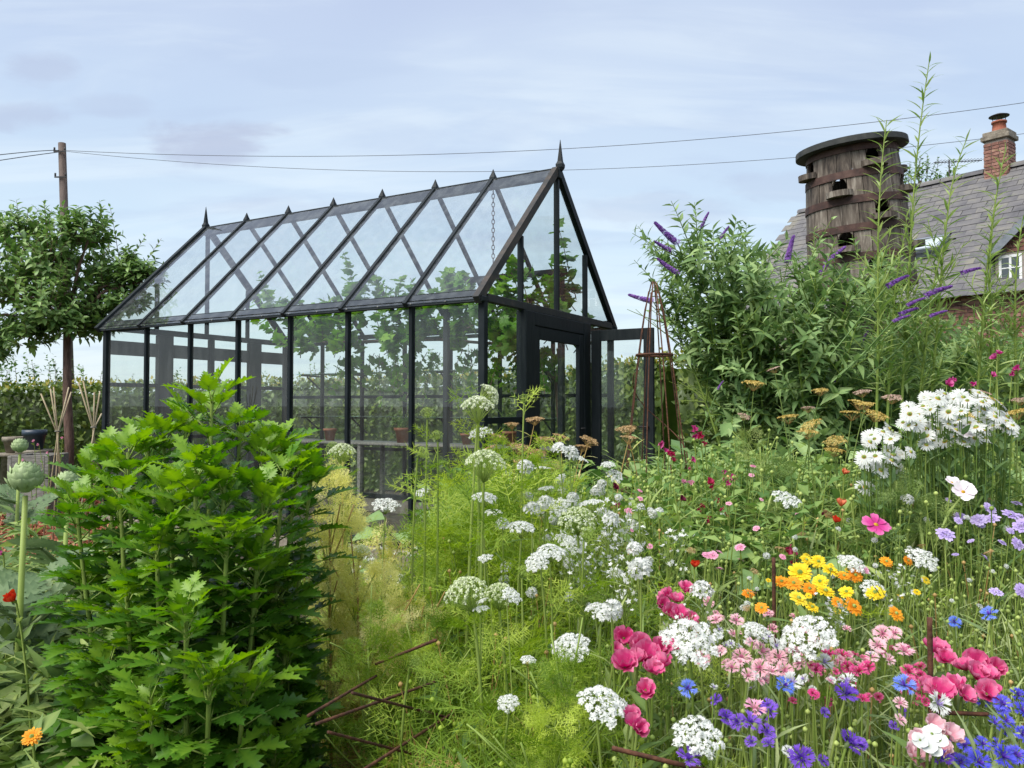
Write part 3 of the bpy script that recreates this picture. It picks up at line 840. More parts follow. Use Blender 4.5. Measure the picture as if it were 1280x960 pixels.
    for z in (.03, .32, .62, .91, 1.18, 1.45):
        g = Geo(); h = .038
        lathe(g, [(rad(z - h) + .003, z - h), (rad(z - h) + .013, z - h), (rad(z + h) + .013, z + h), (rad(z + h) + .003, z + h)], 40)
        gpart('hoop', g, hoop_m, D, False, mw=lean)
    g = Geo(); lathe(g, [(0, .03), (.49, .03), (.49, .0), (0, .0)], 32); gpart('floor_board', g, stave_m, D, mw=lean)
    g = Geo(); lathe(g, [(0, .90), (.46, .90), (.46, .92), (0, .92)], 32); gpart('floor_board', g, stave_m, D, mw=lean)
    g = Geo()
    lathe(g, [(0, 1.485), (.545, 1.48), (.567, 1.49), (.562, 1.55), (.3, 1.60), (0, 1.615)], 40)
    gpart('lid', g, lid_m, D, mw=lean)
    g = Geo(); tube(g, [(0, 0, -.05), (0, 0, zb + .04)], [.1, .09], 10); gpart('post', g, MAT['pole_wood'], D, True)
    g = Geo()
    for k in range(4):
        a = k * math.pi / 2 + .5
        bar(g, (.06 * math.cos(a), .06 * math.sin(a), zb - .55), (.4 * math.cos(a), .4 * math.sin(a), zb - .03), .06, .06)
    gpart('brace', g, MAT['pole_wood'], D)
build_dovecote()

# ================================================================== utility pole and lines
def build_pole():
    top, low = at(77.5, 179, 22), at(87, 478, 22)
    d = (top - low).normalized()
    foot = low + d * (-(low.z) / d.z)
    foot.z = -.1
    T = thing('utility_pole', 'tall wooden utility pole rising behind the round leafy tree', 'utility pole', foot)
    g = Geo(); tube(g, [(0, 0, 0), tuple((top - foot) * .5), tuple(top - foot)], [.13, .115, .10], 12); gpart('pole_shaft', g, MAT['pole_wood'], T, True)
    u = top - foot
    for dz in (.28, 1.02):
        g = Geo(); c = u - d * dz
        bar(g, c + Vector((-.17, -.13, 0)), c + Vector((.17, -.13, 0)), .035, .035)
        gpart('bracket', g, MAT['iron'], T)
        for sx in (-.15, .15):
            g = Geo(); lathe(g, [(.012, 0), (.03, .02), (.022, .05), (.03, .08), (0, .1)], 8); gpart('insulator', g, MAT['iron'], T, True, loc=c + Vector((sx, -.13, .025)))
    for dz in (2.4, 3.2):
        g = Geo(); c = u - d * dz; tube(g, [c + Vector((-.24, -.06, .04)), c + Vector((0, -.12, 0)), c + Vector((.24, -.06, .04))], .012, 5); gpart('step_iron', g, MAT['iron'], T, True)
    def line(pts, label, r=.014):
        P = np.array([tuple(at(*p)) for p in pts])
        # smooth catenary through the points
        tt = np.linspace(0, len(P) - 1, 60)
        Q = np.empty((60, 3)); k = np.polyfit(np.arange(len(P)), P, min(3, len(P) - 1))
        for a in range(3): Q[:, a] = np.polyval(k[:, a], tt)
        Q[:, :] = Q
        g = Geo(); tube(g, Q - Q[0], r, 5)
        o = gpart('power_line', g, MAT['wire'], smooth=True, loc=Q[0]); tag(o, label, 'cable', 'overhead lines')
    line([(81, 188, 21.8), (380, 195.5, 21), (690, 187, 20), (985, 164, 19), (1290, 127, 18)], 'upper overhead cable sagging from the pole across the sky', .0075)
    line([(81, 189, 21.8), (380, 211, 21), (690, 213.5, 20), (985, 197, 19), (1290, 166, 18)], 'lower overhead cable passing just behind the tallest finial', .0065)
    line([(74, 188, 21.8), (40, 189.5, 21), (-10, 194.5, 20), (-60, 200, 19)], 'short upper cable leaving the pole towards the left edge', .011)
    line([(74, 190, 21.8), (40, 194.5, 21), (-10, 202, 20), (-60, 211, 19)], 'short lower cable leaving the pole towards the left edge', .011)
build_pole()

# ================================================================== garden iron and canes
def build_obelisk():
    b = at(822, 700, 4.6); top = at(817, 352, 4.6)
    T = thing('plant_obelisk', 'rusty iron rod obelisk standing beside the open greenhouse door', 'obelisk', (b.x, b.y, 0))
    H_ = top.z
    off = top.x - b.x
    def r_at(z): return .012 + .27 * (1 - (z / H_)) ** .62 * (1 if z < H_ else 0)
    for k in range(8):
        a = k * math.pi / 4 + .3
        P = []
        for z in np.linspace(-.05, H_ - (.0 if k % 2 else .06), 14):
            r_ = .012 + .27 * max(0, 1 - z / H_) ** .72
            P.append((r_ * math.cos(a) + off * z / H_, r_ * math.sin(a), z))
        g = Geo(); tube(g, P, .0042, 6); gpart('rod', g, MAT['rust'], T, True)
    for z in (H_ - .44, H_ - 1.25):
        r_ = .012 + .27 * (1 - z / H_) ** .72
        g = Geo(); tube(g, [((r_ + .006) * math.cos(a) + off * z / H_, (r_ + .006) * math.sin(a), z) for a in np.linspace(0, 2 * math.pi, 33)], .008, 6, cap=False); gpart('ring', g, MAT['rust'], T, True)
    g = Geo(); P = []
    for i in range(60):
        q = i / 59; z = .55 + q * (H_ - 1.1); r_ = .02 + .27 * (1 - z / H_) ** .72
        P.append((r_ * math.cos(q * 7 + 2.5) + off * z / H_, r_ * math.sin(q * 7 + 2.5), z))
    tube(g, P, .0035, 5); gpart('spiral', g, MAT['rust'], T, True)
build_obelisk()

def rod(name, P, r, label, cat, group=None, mat='rust'):
    P = np.array([tuple(P[0]), tuple(P[-1])]); c = P[0].copy()      # straight bar
    g = Geo()
    # ribbed reinforcing bar: slight swellings along it
    n = 40; t = np.linspace(0, len(P) - 1, n)
    Q = np.column_stack([np.interp(t, np.arange(len(P)), P[:, a]) for a in range(3)])
    tube(g, Q - c, r * (1 + .12 * (np.arange(n) % 2)), 6)
    o = gpart(name, g, MAT[mat], smooth=True, loc=c)
    return tag(o, label, cat, group)
RODS = [([(395, 905), (470, 870), (545, 852)], 'rusty rod sloping up from the lovage leaves'), ([(440, 866), (500, 886), (560, 897)], 'thin rusty rod crossing beneath the yellow fennel'),
        ([(410, 915), (480, 936), (560, 954)], 'lowest rusty rod sloping towards the bottom edge'), ([(450, 965), (510, 925), (565, 892)], 'rusty rod rising steeply from the bottom edge'),
        ([(385, 895), (420, 872), (470, 845)], 'rusty rod half hidden against the lovage stems'), ([(545, 800), (520, 820), (470, 830)], 'short rusty rod among the browned fennel')]
for pts, lb in RODS:
    rod('iron_rod', [at(x, y, 1.5 + .2 * i) for i, (x, y) in enumerate(pts)], .0031, lb, 'rod', 'rusty support rods in the bed')
for x, y, dd, lb in ((967, 697, 2.2, 'short rusty stake beside the yellow marigolds'), (1162, 772, 1.62, 'short rusty stake among the right-hand pink godetias')):
    a = at(x, y, dd); rod('iron_stake', [(a.x, a.y, 0), (a.x, a.y, a.z / 2), a], .005, lb, 'stake', 'rusty stakes')
for pts, dd, lb in (([(1162, 890), (1235, 893)], 1.55, 'rusty rod joining the stake below the godetias'), ([(765, 935), (860, 945), (930, 975)], 1.35, 'rusty rod low behind the white lace flowers')):
    rod('iron_rod', [at(x, y, dd) for x, y in pts], .004, lb, 'rod', 'rusty support rods in the bed')

def build_canes():
    for (cx, cyy, dd, tops, lows, lb) in ((72, 540, 7.6, [(51, 492), (63, 486), (67, 484), (86, 484), (89, 490)], [(64, 575), (74, 570), (80, 566), (68, 580), (84, 572)], 'bundle of crossed bamboo canes in front of the hedge'),
                                         (117, 535, 7.2, [(98, 478), (104, 476), (118, 490), (125, 489), (127, 517)], [(118, 575), (113, 580), (110, 576), (121, 580), (116, 585)], 'bundle of bamboo canes against the greenhouse corner post')):
        c = at(cx, cyy, dd)
        T = thing('cane_tripod', lb, 'bean canes', (c.x, c.y, 0), group='bamboo cane supports')
        for i, (tp, lw) in enumerate(zip(tops, lows)):
            oy = (i - 2) * .05
            a = at(*tp, dd + oy); q = Vector((c.x + (lw[0] - cx) * .012, c.y - oy * 3, 0)); 
            m = Vector((c.x + (i - 2) * .004, c.y, c.z))
            g = Geo(); tube(g, [q - Vector((c.x, c.y, .05)), m - Vector((c.x, c.y, 0)), a - Vector((c.x, c.y, 0))], .0065, 6); gpart('cane', g, MAT['bamboo'], T, True)
        g = Geo(); tube(g, [(.02 * math.cos(a), .03 * math.sin(a), c.z + .006 * a / 6) for a in np.linspace(0, 12, 30)], .004, 5); gpart('twine', g, MAT['grey_wood'], T, True)
build_canes()

def build_bed_edges():
    # timber raised bed near the hedge with pots behind
    for (px, py, dd, w, lb) in ((36, 578, 8.6, .34, 'grey timber raised bed in front of the hedge'),):
        c = at(px, py, dd)
        T = thing('raised_bed', lb, 'planter', (c.x, c.y, 0), (0, 0, .15))
        for k in range(3):
            z0_, z1_ = .02 + k * .26, .27 + k * .26
            for y in (0, .5):
                g = Geo(); box(g, -w / 2, w / 2, y - .02, y + .02, z0_, z1_, ch=.004); gpart('board', g, MAT['grey_wood'], T)
            for x in (-w / 2 - .041, w / 2 + .001):
                g = Geo(); box(g, x, x + .04, -.02, .52, z0_, z1_, ch=.004); gpart('board', g, MAT['grey_wood'], T)
        g = Geo(); box(g, -w / 2 + .001, w / 2 - .001, .021, .479, .0, .74); gpart('soil_fill', g, MAT['soil'], T)
    blue = surf_mat('dark_blue_glaze', [(0.02, 0.035, 0.055), (0.05, 0.07, 0.10)], scale=6, rough=(.25, .45), bump=.05)
    for px, py, dd, h, m, lb in ((43, 560, 9.4, .22, blue, 'dark blue glazed pot standing before the hedge'), (18, 564, 9.6, .18, MAT['stone'], 'brown stone trough standing before the hedge')):
        c = at(px, py, dd); T = thing('garden_pot', lb, 'pot', (c.x, c.y, 0), group='pots before the hedge')
        zz = c.z
        g = Geo(); lathe(g, [(0, zz - .02), (.09, zz - .02), (.12, zz + h * .7), (.135, zz + h * .7), (.135, zz + h), (.115, zz + h), (.11, zz + h * .8), (0, zz + h * .8)], 20); gpart('pot', g, m, T, True)
        g = Geo(); lathe(g, [(0, -.02), (.16, -.02), (.14, zz - .06), (.2, zz - .06), (.2, zz - .021), (0, zz - .021)], 16); gpart('plinth', g, MAT['stone'], T, True)
build_bed_edges()
# ================================================================== plant templates
def tpl_leaf(w=.2, n=4, fold=.3, bend=.15, peak=.4, tip=1.0, wave=0.0):
    g = Geo(); V = []
    for i in range(n + 1):
        t = i / n
        s = (t / peak) ** .75 if t < peak else max(0, (1 - t) / (1 - peak)) ** tip
        hw = w * max(s, .03)
        z = -bend * t * t
        V += [(-hw, t, z + hw * fold + wave * math.sin(9 * t)), (0, t, z), (hw, t, z + hw * fold - wave * math.sin(9 * t + 1))]
    F = []
    for i in range(n):
        a = i * 3
        F += [(a, a + 1, a + 4, a + 3), (a + 1, a + 2, a + 5, a + 4)]
    return g.add(V, F, 0, np.tile([.44, .62, .44], n + 1))
def toothed_leaflet(g, M, L, W, tint=.5):
    prof = [(.0, .03), (.14, .16), (.22, .62), (.30, .34), (.44, 1.0), (.50, .46), (.64, .82), (.69, .32), (.82, .46), (.86, .2), (1.0, .01)]
    V = []
    for i, (t, w) in enumerate(prof):
        y = t * L; z = -.16 * L * t * t
        V += [(-w * W, y + (.06 * L if i in (2, 4, 6, 8) else 0), z + w * W * .28), (0, y, z), (w * W, y + (.06 * L if i in (2, 4, 6, 8) else 0), z + w * W * .28)]
    V = np.array(V) @ M[:, :3].T + M[:, 3]
    F = []
    for i in range(len(prof) - 1):
        a = i * 3; F += [(a, a + 1, a + 4, a + 3), (a + 1, a + 2, a + 5, a + 4)]
    g.add(V, F, 0, np.clip(np.tile([tint - .06, tint + .14, tint - .06], len(prof)), 0, 1))
def tpl_lovage(tint=.5, seed=0, few=False):
    r = random.Random(seed); g = Geo()
    bar(g, (0, 0, -.01), (0, .34, 0), .02, .02, mat=1, tint=.5)
    bar(g, (0, .34, 0), (0, .60, -.02), .014, .014, mat=1, tint=.5)
    for y, a, L, W in ((.52, 0, .50, .21), (.38, .70, .46, .18), (.38, -.70, .46, .18), (.24, 1.1, .34, .13), (.24, -1.1, .34, .13))[:3 if few else 5]:
        a += r.uniform(-.15, .15); L *= r.uniform(.85, 1.12)
        toothed_leaflet(g, rotz(-a, (0, y, -.02 if y > .5 else 0), r.uniform(-.35, .25)), L, W * r.uniform(.9, 1.15), tint + r.uniform(-.12, .12))
    return g
def tpl_palmate(seed=0):
    """vine leaf"""
    r = random.Random(seed); g = Geo()
    pts = []
    for a, rad_ in ((-150, .42), (-128, .60), (-112, .42), (-88, .70), (-62, .50), (-50, .78), (-36, .62), (-24, .66), (-14, .86), (0, 1.05)):
        pts.append((a, rad_ * r.uniform(.92, 1.08)))
    pts = pts + [(-a, q) for a, q in pts[-2::-1]]
    V = [(0, 0, 0)]
    for a, q in pts:
        x, y = .62 * q * math.sin(R(a)), .45 + .62 * q * math.cos(R(a)) - .42
        V.append((x, y, -.18 * (x * x + y * y) + .05 * math.sin(a)))
    V = np.array(V); n = len(pts)
    return g.add(V, [(0, i + 1, i + 2) for i in range(n - 1)] + [(0, n, 1)])
def tpl_feather(seed=0, pairs=5, sub=3, w=.013, spread=.6):
    """finely cut leaf of single-triangle threads"""
    r = random.Random(seed); g = Geo()
    def thread(p, d, L, ww, t):
        d = np.array(d) / np.linalg.norm(d); s = np.cross(d, (r.uniform(-.4, .4), r.uniform(-.4, .4), 1)); s /= np.linalg.norm(s)
        e = p + d * L + np.array([r.uniform(-.08, .08) * L, 0, -.08 * L])
        g.add([p - s * ww, p + s * ww, e], [(0, 1, 2)], 0, t)
    ax = lambda t: np.array([0, t, .1 * math.sin(3 * t) - .18 * t * t])
    for i in range(3):
        a, b = ax(i / 3), ax((i + 1) / 3); g.add([a - (.009, 0, 0), a + (.009, 0, 0), b + (.006, 0, 0), b - (.006, 0, 0)], [(0, 1, 2, 3)], 0, .4)
    for i in range(pairs):
        t = .2 + .8 * i / pairs
        for sx in (-1, 1):
            p = ax(t); L = spread * (1.05 - t) * r.uniform(.8, 1.15) + .1
            d = np.array([sx * .8, .55, r.uniform(-.2, .45)]); d /= np.linalg.norm(d)
            thread(p, d, L, w, .45)
            for k in range(sub):
                q = p + d * L * (k + 1) / (sub + .3)
                for s2 in (-1, 1):
                    dd = d * .8 + np.array([-s2 * d[1] * .7, s2 * d[0] * .7, r.uniform(-.5, .5)])
                    thread(q, dd, .2 * r.uniform(.6, 1.3) * (1.1 - .4 * k / sub), w * .85, r.uniform(.35, .7))
    return g
def tpl_stalk(seed=0, leaves=9, lw=.035, ll=.26, r0=.006, top=True, lean=.1, bud=.009):
    """upright stem 1 unit tall with narrow leaves"""
    r = random.Random(seed); g = Geo()
    a = r.uniform(0, 6.3); bx, by = lean * math.cos(a), lean * math.sin(a)
    path = lambda t: np.array([bx * t * t, by * t * t, t])
    tube(g, [path(t) for t in (0, .35, .7, 1)], [r0, r0 * .8, r0 * .6, r0 * .4], 3, 1, .5, False)
    L = tpl_leaf(lw, 2, .25, .35, .35, .8)
    P, D, U, S, T = [], [], [], [], []
    for i in range(leaves):
        t = .08 + .85 * i / leaves + r.uniform(-.03, .03); q = i * 2.4 + r.uniform(-.4, .4); el = r.uniform(.45, 1.15)
        P.append(path(t)); D.append((math.cos(q) * math.cos(el), math.sin(q) * math.cos(el), math.sin(el))); U.append((math.cos(q) * -math.sin(el), math.sin(q) * -math.sin(el), math.cos(el)))
        S.append(ll * r.uniform(.6, 1.2) * (1.15 - .6 * t)); T.append(r.uniform(.2, .8))
    g.inst(L, frames(P, D, U, S), T)
    if top: lathe_at(g, path(1.0), bud, 1, r.uniform(.5, .8))
    return g
def lathe_at(g, p, r_, mat=0, tint=.5, k=5, h=1.6):
    b = Geo(); lathe(b, [(.25 * r_, 0), (.9 * r_, .45 * r_ * h), (.8 * r_, .8 * r_ * h), (.1 * r_, 1.15 * r_ * h)], k, mat, tint)
    V, l, s, m, t = b.flat(); st = np.concatenate([[0], np.cumsum(s)[:-1]])
    g.add(V + np.array(p), [l[a:a + q] for a, q in zip(st, s)], mat, tint)

class Col:
    """collects leaf placements"""
    def __init__(s): s.P, s.D, s.U, s.S, s.T = [], [], [], [], []
    def put(s, p, d, u, sc, t): s.P.append(p); s.D.append(d); s.U.append(u); s.S.append(sc); s.T.append(t)
    def into(s, g, tpl, mat=None):
        if s.P: g.inst(tpl, frames(s.P, s.D, s.U, s.S), np.array(s.T), mat)
        return g
def shoot(p, d, L, n=7, up=0.0, wob=.12, droop=0.0):
    """curved shoot: returns points and directions"""
    p, d = np.array(p, float), np.array(d, float); d /= np.linalg.norm(d)
    P, Dv = [p.copy()], [d.copy()]
    for i in range(n):
        d = d + np.array([random.gauss(0, wob), random.gauss(0, wob), random.gauss(0, wob) + up - droop * (i / n)]) / n * 2
        d /= np.linalg.norm(d); p = p + d * L / n
        P.append(p.copy()); Dv.append(d.copy())
    return np.array(P), np.array(Dv)
def leaf_out(col, P, Dv, cnt, size, ang=1.0, opp=False, t0=.1, tint=(.2, .8), phase=None, flat=.5):
    ph = random.uniform(0, 6.3) if phase is None else phase
    n = len(P) - 1
    for i in range(cnt):
        t = t0 + (1 - t0) * (i + random.random() * .5) / cnt
        k = min(int(t * n), n - 1); f = t * n - k
        p = P[k] * (1 - f) + P[k + 1] * f; d = Dv[k]
        ref = np.array([0, 0, 1.0]) if abs(d[2]) < .9 else np.array([1.0, 0, 0])
        s = np.cross(d, ref); s /= np.linalg.norm(s); u = np.cross(s, d)
        for o in ((0, math.pi) if opp else (0,)):
            q = ph + i * (math.pi / 2 if opp else 2.4) + o
            side = s * math.cos(q) + u * math.sin(q)
            a = ang * random.uniform(.75, 1.25)
            dd = d * math.cos(a) + side * math.sin(a) + np.array([0, 0, random.uniform(-.25, .1)])
            nn = d * math.sin(a) - side * math.cos(a)
            nn = nn * (1 - flat) + np.array([0, 0, flat * 1.0]) + np.array([random.gauss(0, .25), random.gauss(0, .25), 0])
            col.put(p, dd, nn, size * random.uniform(.7, 1.2) * (1.08 - .45 * t * t), random.uniform(*tint))

TL = {'oval': tpl_leaf(.30, 4, .3, .2, .45, .8), 'oval2': tpl_leaf(.32, 2, .3, .2, .5, .7), 'lance': tpl_leaf(.14, 3, .3, .3, .35, .9), 'narrow': tpl_leaf(.055, 3, .2, .3, .35, .9), 'blade': tpl_leaf(.022, 5, .2, .45, .2, .8), 'broad': tpl_leaf(.38, 5, .25, .3, .4, .8, .015)}
FE = [tpl_feather(i) for i in range(4)]
FE_HI = [tpl_feather(30 + i, 8, 5, .0075, .6) for i in range(3)]
FINE = [tpl_feather(10 + i, 5, 3, .016, .5) for i in range(3)]

LM = {}
BOOST = (1.5, 1.42, 1.05)
LM['tree'] = leaf_mat('tree_leaves', [(0.042, 0.095, 0.038), (0.098, 0.185, 0.068), (0.18, 0.285, 0.115)], .25, .42, .4)
LM['hedge'] = leaf_mat('hedge_leaves', [(0.03, 0.058, 0.018), (0.075, 0.125, 0.035), (0.16, 0.21, 0.06)], .25, .42, .4)
LM['hedge_tip'] = leaf_mat('hedge_new_growth', [(0.10, 0.14, 0.03), (0.22, 0.24, 0.06), (0.30, 0.25, 0.08)], .35)
LM['sapling'] = leaf_mat('sapling_leaves', [(0.03, 0.075, 0.03), (0.07, 0.14, 0.055), (0.13, 0.21, 0.09)], .3)
LM['bud'] = leaf_mat('buddleia_leaves', [(0.060, 0.122, 0.056), (0.135, 0.225, 0.105), (0.24, 0.335, 0.19)], .25, .55, .3)
LM['willow'] = leaf_mat('willow_leaves', [(0.08, 0.155, 0.05), (0.16, 0.25, 0.095), (0.30, 0.38, 0.20)], .35)
LM['vine'] = leaf_mat('vine_leaves', [(0.03, 0.085, 0.012), (0.075, 0.19, 0.025), (0.17, 0.32, 0.05)], .45, .45, .3)
LM['lovage'] = leaf_mat('lovage_leaves', [(0.024, 0.076, 0.012), (0.058, 0.152, 0.018), (0.17, 0.30, 0.035)], .4, .36, .4, noise=6)
LM['stem'] = leaf_mat('green_stems', [(0.07, 0.13, 0.03), (0.15, 0.22, 0.06), (0.25, 0.32, 0.12)], .1)
LM['meadow'] = leaf_mat('meadow_leaves', [(0.05, 0.10, 0.035), (0.12, 0.19, 0.065), (0.24, 0.31, 0.13)], .32)
LM['grey_green'] = leaf_mat('cornflower_leaves', [(0.07, 0.12, 0.065), (0.145, 0.205, 0.11), (0.26, 0.32, 0.19)], .3)
LM['ammi'] = leaf_mat('lace_foliage', [(0.075, 0.145, 0.022), (0.18, 0.28, 0.045), (0.34, 0.43, 0.10)], .45)
LM['fennel'] = leaf_mat('yellowing_fennel', [(0.36, 0.38, 0.13), (0.50, 0.51, 0.24), (0.56, 0.56, 0.38)], .4)
LM['dry'] = leaf_mat('dry_stems', [(0.16, 0.11, 0.05), (0.30, 0.21, 0.10), (0.45, 0.34, 0.19)], .2)
LM['pea'] = leaf_mat('pea_leaves', [(0.04, 0.10, 0.03), (0.095, 0.18, 0.06), (0.21, 0.30, 0.12)], .32)
LM['silver'] = leaf_mat('artichoke_leaves', [(0.045, 0.085, 0.05), (0.085, 0.14, 0.085), (0.15, 0.21, 0.14)], .2, .6)

# ================================================================== trees, hedge
def build_tree():
    base = at(87, 470, 9.6)
    T = thing('round_tree', 'round leafy tree with bare slim trunk at the left edge', 'tree', (base.x, base.y, 0))
    o0 = np.array([base.x, base.y, 0])
    fork = at(84, 400, 9.6); fk = np.array(fork) - o0
    g = Geo(); tube(g, [(0, 0, -.05), (.01, 0, .9), tuple(fk * .6), tuple(fk)], [.065, .055, .052, .045], 10); gpart('trunk', g, MAT['bark'], T, True)
    cen = [(at(x, y, 9.6 + z) - Vector(o0), r_) for x, y, z, r_ in
           [(60, 330, 0, .62), (100, 350, .3, .6), (20, 370, -.2, .6), (140, 370, .1, .45), (-40, 360, 0, .7), (60, 400, -.3, .55), (0, 420, .1, .4), (110, 395, .2, .45), (165, 345, .1, .28), (-70, 410, .2, .5), (30, 300, .2, .42), (110, 300, -.1, .40), (35, 425, -.2, .34), (90, 415, -.25, .28), (-20, 440, .1, .4), (178, 352, 0, .3), (160, 388, .1, .32), (125, 415, .1, .26)]]
    bg, col, tg = Geo(), Col(), Geo()
    for c, r_ in cen:
        c = np.array(c)
        mid = fk + (c - fk) * .5 + np.array([0, 0, .12])
        tube(bg, [fk - (0, 0, .08), mid, c], [.028, .02, .011], 6)
        for k in range(int(40 * r_ / .5)):
            u = unit(1)[0]; u[2] = u[2] * .8 + .25
            st_ = c + u * r_ * random.uniform(.1, .5)
            P, Dv = shoot(st_, u + np.array([0, 0, .45]), r_ * random.uniform(.5, .95), 6, .25, .2)
            tube(tg, P, np.linspace(.006, .002, len(P)), 3, cap=False)
            leaf_out(col, P, Dv, 14, .12, .95, tint=(.05, .95))
    # long whips on the outline
    for x, y, tx, ty in ((150, 330, 140, 255), (130, 300, 125, 250), (165, 350, 205, 300), (150, 345, 180, 292), (170, 350, 210, 330), (80, 290, 70, 258), (60, 290, 55, 252), (10, 320, 2, 270), (-10, 330, -30, 262), (100, 280, 98, 262), (40, 310, 22, 285)):
        a, b = np.array(at(x, y, 9.6) - Vector(o0)), np.array(at(tx, ty, 9.6) - Vector(o0))
        P, Dv = shoot(a, b - a, np.linalg.norm(b - a), 7, 0, .05); tube(tg, P, np.linspace(.006, .002, len(P)), 3, cap=False)
        leaf_out(col, P, Dv, 15, .10, .8, tint=(.1, .6))
    gpart('limb', bg, MAT['bark'], T, True)
    gpart('twig', tg, MAT['bark'], T, True)
    gpart('crown', col.into(Geo(), tpl_leaf(.28, 3, .3, .2, .45, .8)), LM['tree'], T, True, kind='stuff')
build_tree()

HEDGE = [(-14, 11.0, 1.60), (-8.2, 11.8, 1.62), (-4.3, 13.3, 1.72), (1.0, 11.9, 1.85), (2.2, 10.2, 1.98), (4.5, 9.6, 2.0), (9.5, 9.9, 1.9)]
def build_hedge():
    T = thing('clipped_hedge', 'long clipped green hedge running behind the greenhouse', 'hedge', (HEDGE[1][0], HEDGE[1][1], 0))
    o = np.array([HEDGE[1][0], HEDGE[1][1], 0])
    g = Geo(); lv, tp = Geo(), Geo()
    hw = .42
    for i in range(len(HEDGE) - 1):
        a, b = np.array(HEDGE[i]), np.array(HEDGE[i + 1])
        d = b[:2] - a[:2]; L = np.linalg.norm(d); d /= L; s = np.array([d[1], -d[0]])       # s points to the camera side
        n = max(3, int(L / .35)); V = []
        for k in range(n + 1):
            t = k / n; c = a[:2] + (b - a)[:2] * t; h = a[2] + (b - a)[2] * t - .14
            j = [random.uniform(-.05, .05) for _ in range(4)]
            for (u, z) in ((hw - .1 + j[0], 0), (hw - .12 + j[1], h * .6), (hw - .2, h + j[2]), (-hw + .2, h + j[3]), (-hw + .1, 0)):
                V.append((*(c + s * u), z))
        F = [(k * 5 + q, k * 5 + q + 1, k * 5 + 6 + q, k * 5 + 5 + q) for k in range(n) for q in range(4)]
        g.add(np.array(V) - o, F, 0, .2)
        m = int(L * 880)
        t = rng.random(m); top = rng.random(m) < .22
        h = a[2] + (b - a)[2] * t
        c = a[:2][None] + (b - a)[:2][None] * t[:, None]
        z = np.where(top, h - .1 + rng.random(m) * .12, rng.random(m) ** .8 * (h - .05))
        u = np.where(top, (rng.random(m) * 2 - 1) * hw, hw - .12 + rng.random(m) * .16 + .05 * np.sin(c[:, 0] * 5 + z * 7) - np.clip((z - h + .35) * .35, 0, .2))
        P = np.column_stack([c + s[None] * u[:, None], z]) - o
        nrm = np.where(top[:, None], np.array([0, 0, 1.0]), np.array([s[0], s[1], .35])[None]) + rng.normal(size=(m, 3)) * .5
        D = rng.normal(size=(m, 3)) + np.array([0, 0, .4])
        lv.inst(TL['oval2'], frames(P, D, nrm, .067 + .055 * rng.random(m)), .15 + .7 * rng.random(m))
        # fresh yellowish growth standing up from the top
        m2 = int(L * 130)
        t = rng.random(m2); c = a[:2][None] + (b - a)[:2][None] * t[:, None]
        h = a[2] + (b - a)[2] * t
        hh = rng.random(m2) ** 2 * .16
        P = np.column_stack([c + s[None] * ((rng.random((m2, 1)) * 2 - 1) * hw * .9), h - .06 + hh]) - o
        D = rng.normal(size=(m2, 3)) * .5 + np.array([0, 0, .8])
        tp.inst(TL['oval2'], frames(P, D, rng.normal(size=(m2, 3)), .05 + .04 * rng.random(m2)), rng.random(m2))
    gpart('hedge_body', g, LM['hedge'], T, True)
    gpart('foliage', lv, LM['hedge'], T, True, kind='stuff')
    gpart('fresh_growth', tp, LM['hedge_tip'], T, True, kind='stuff')
build_hedge()

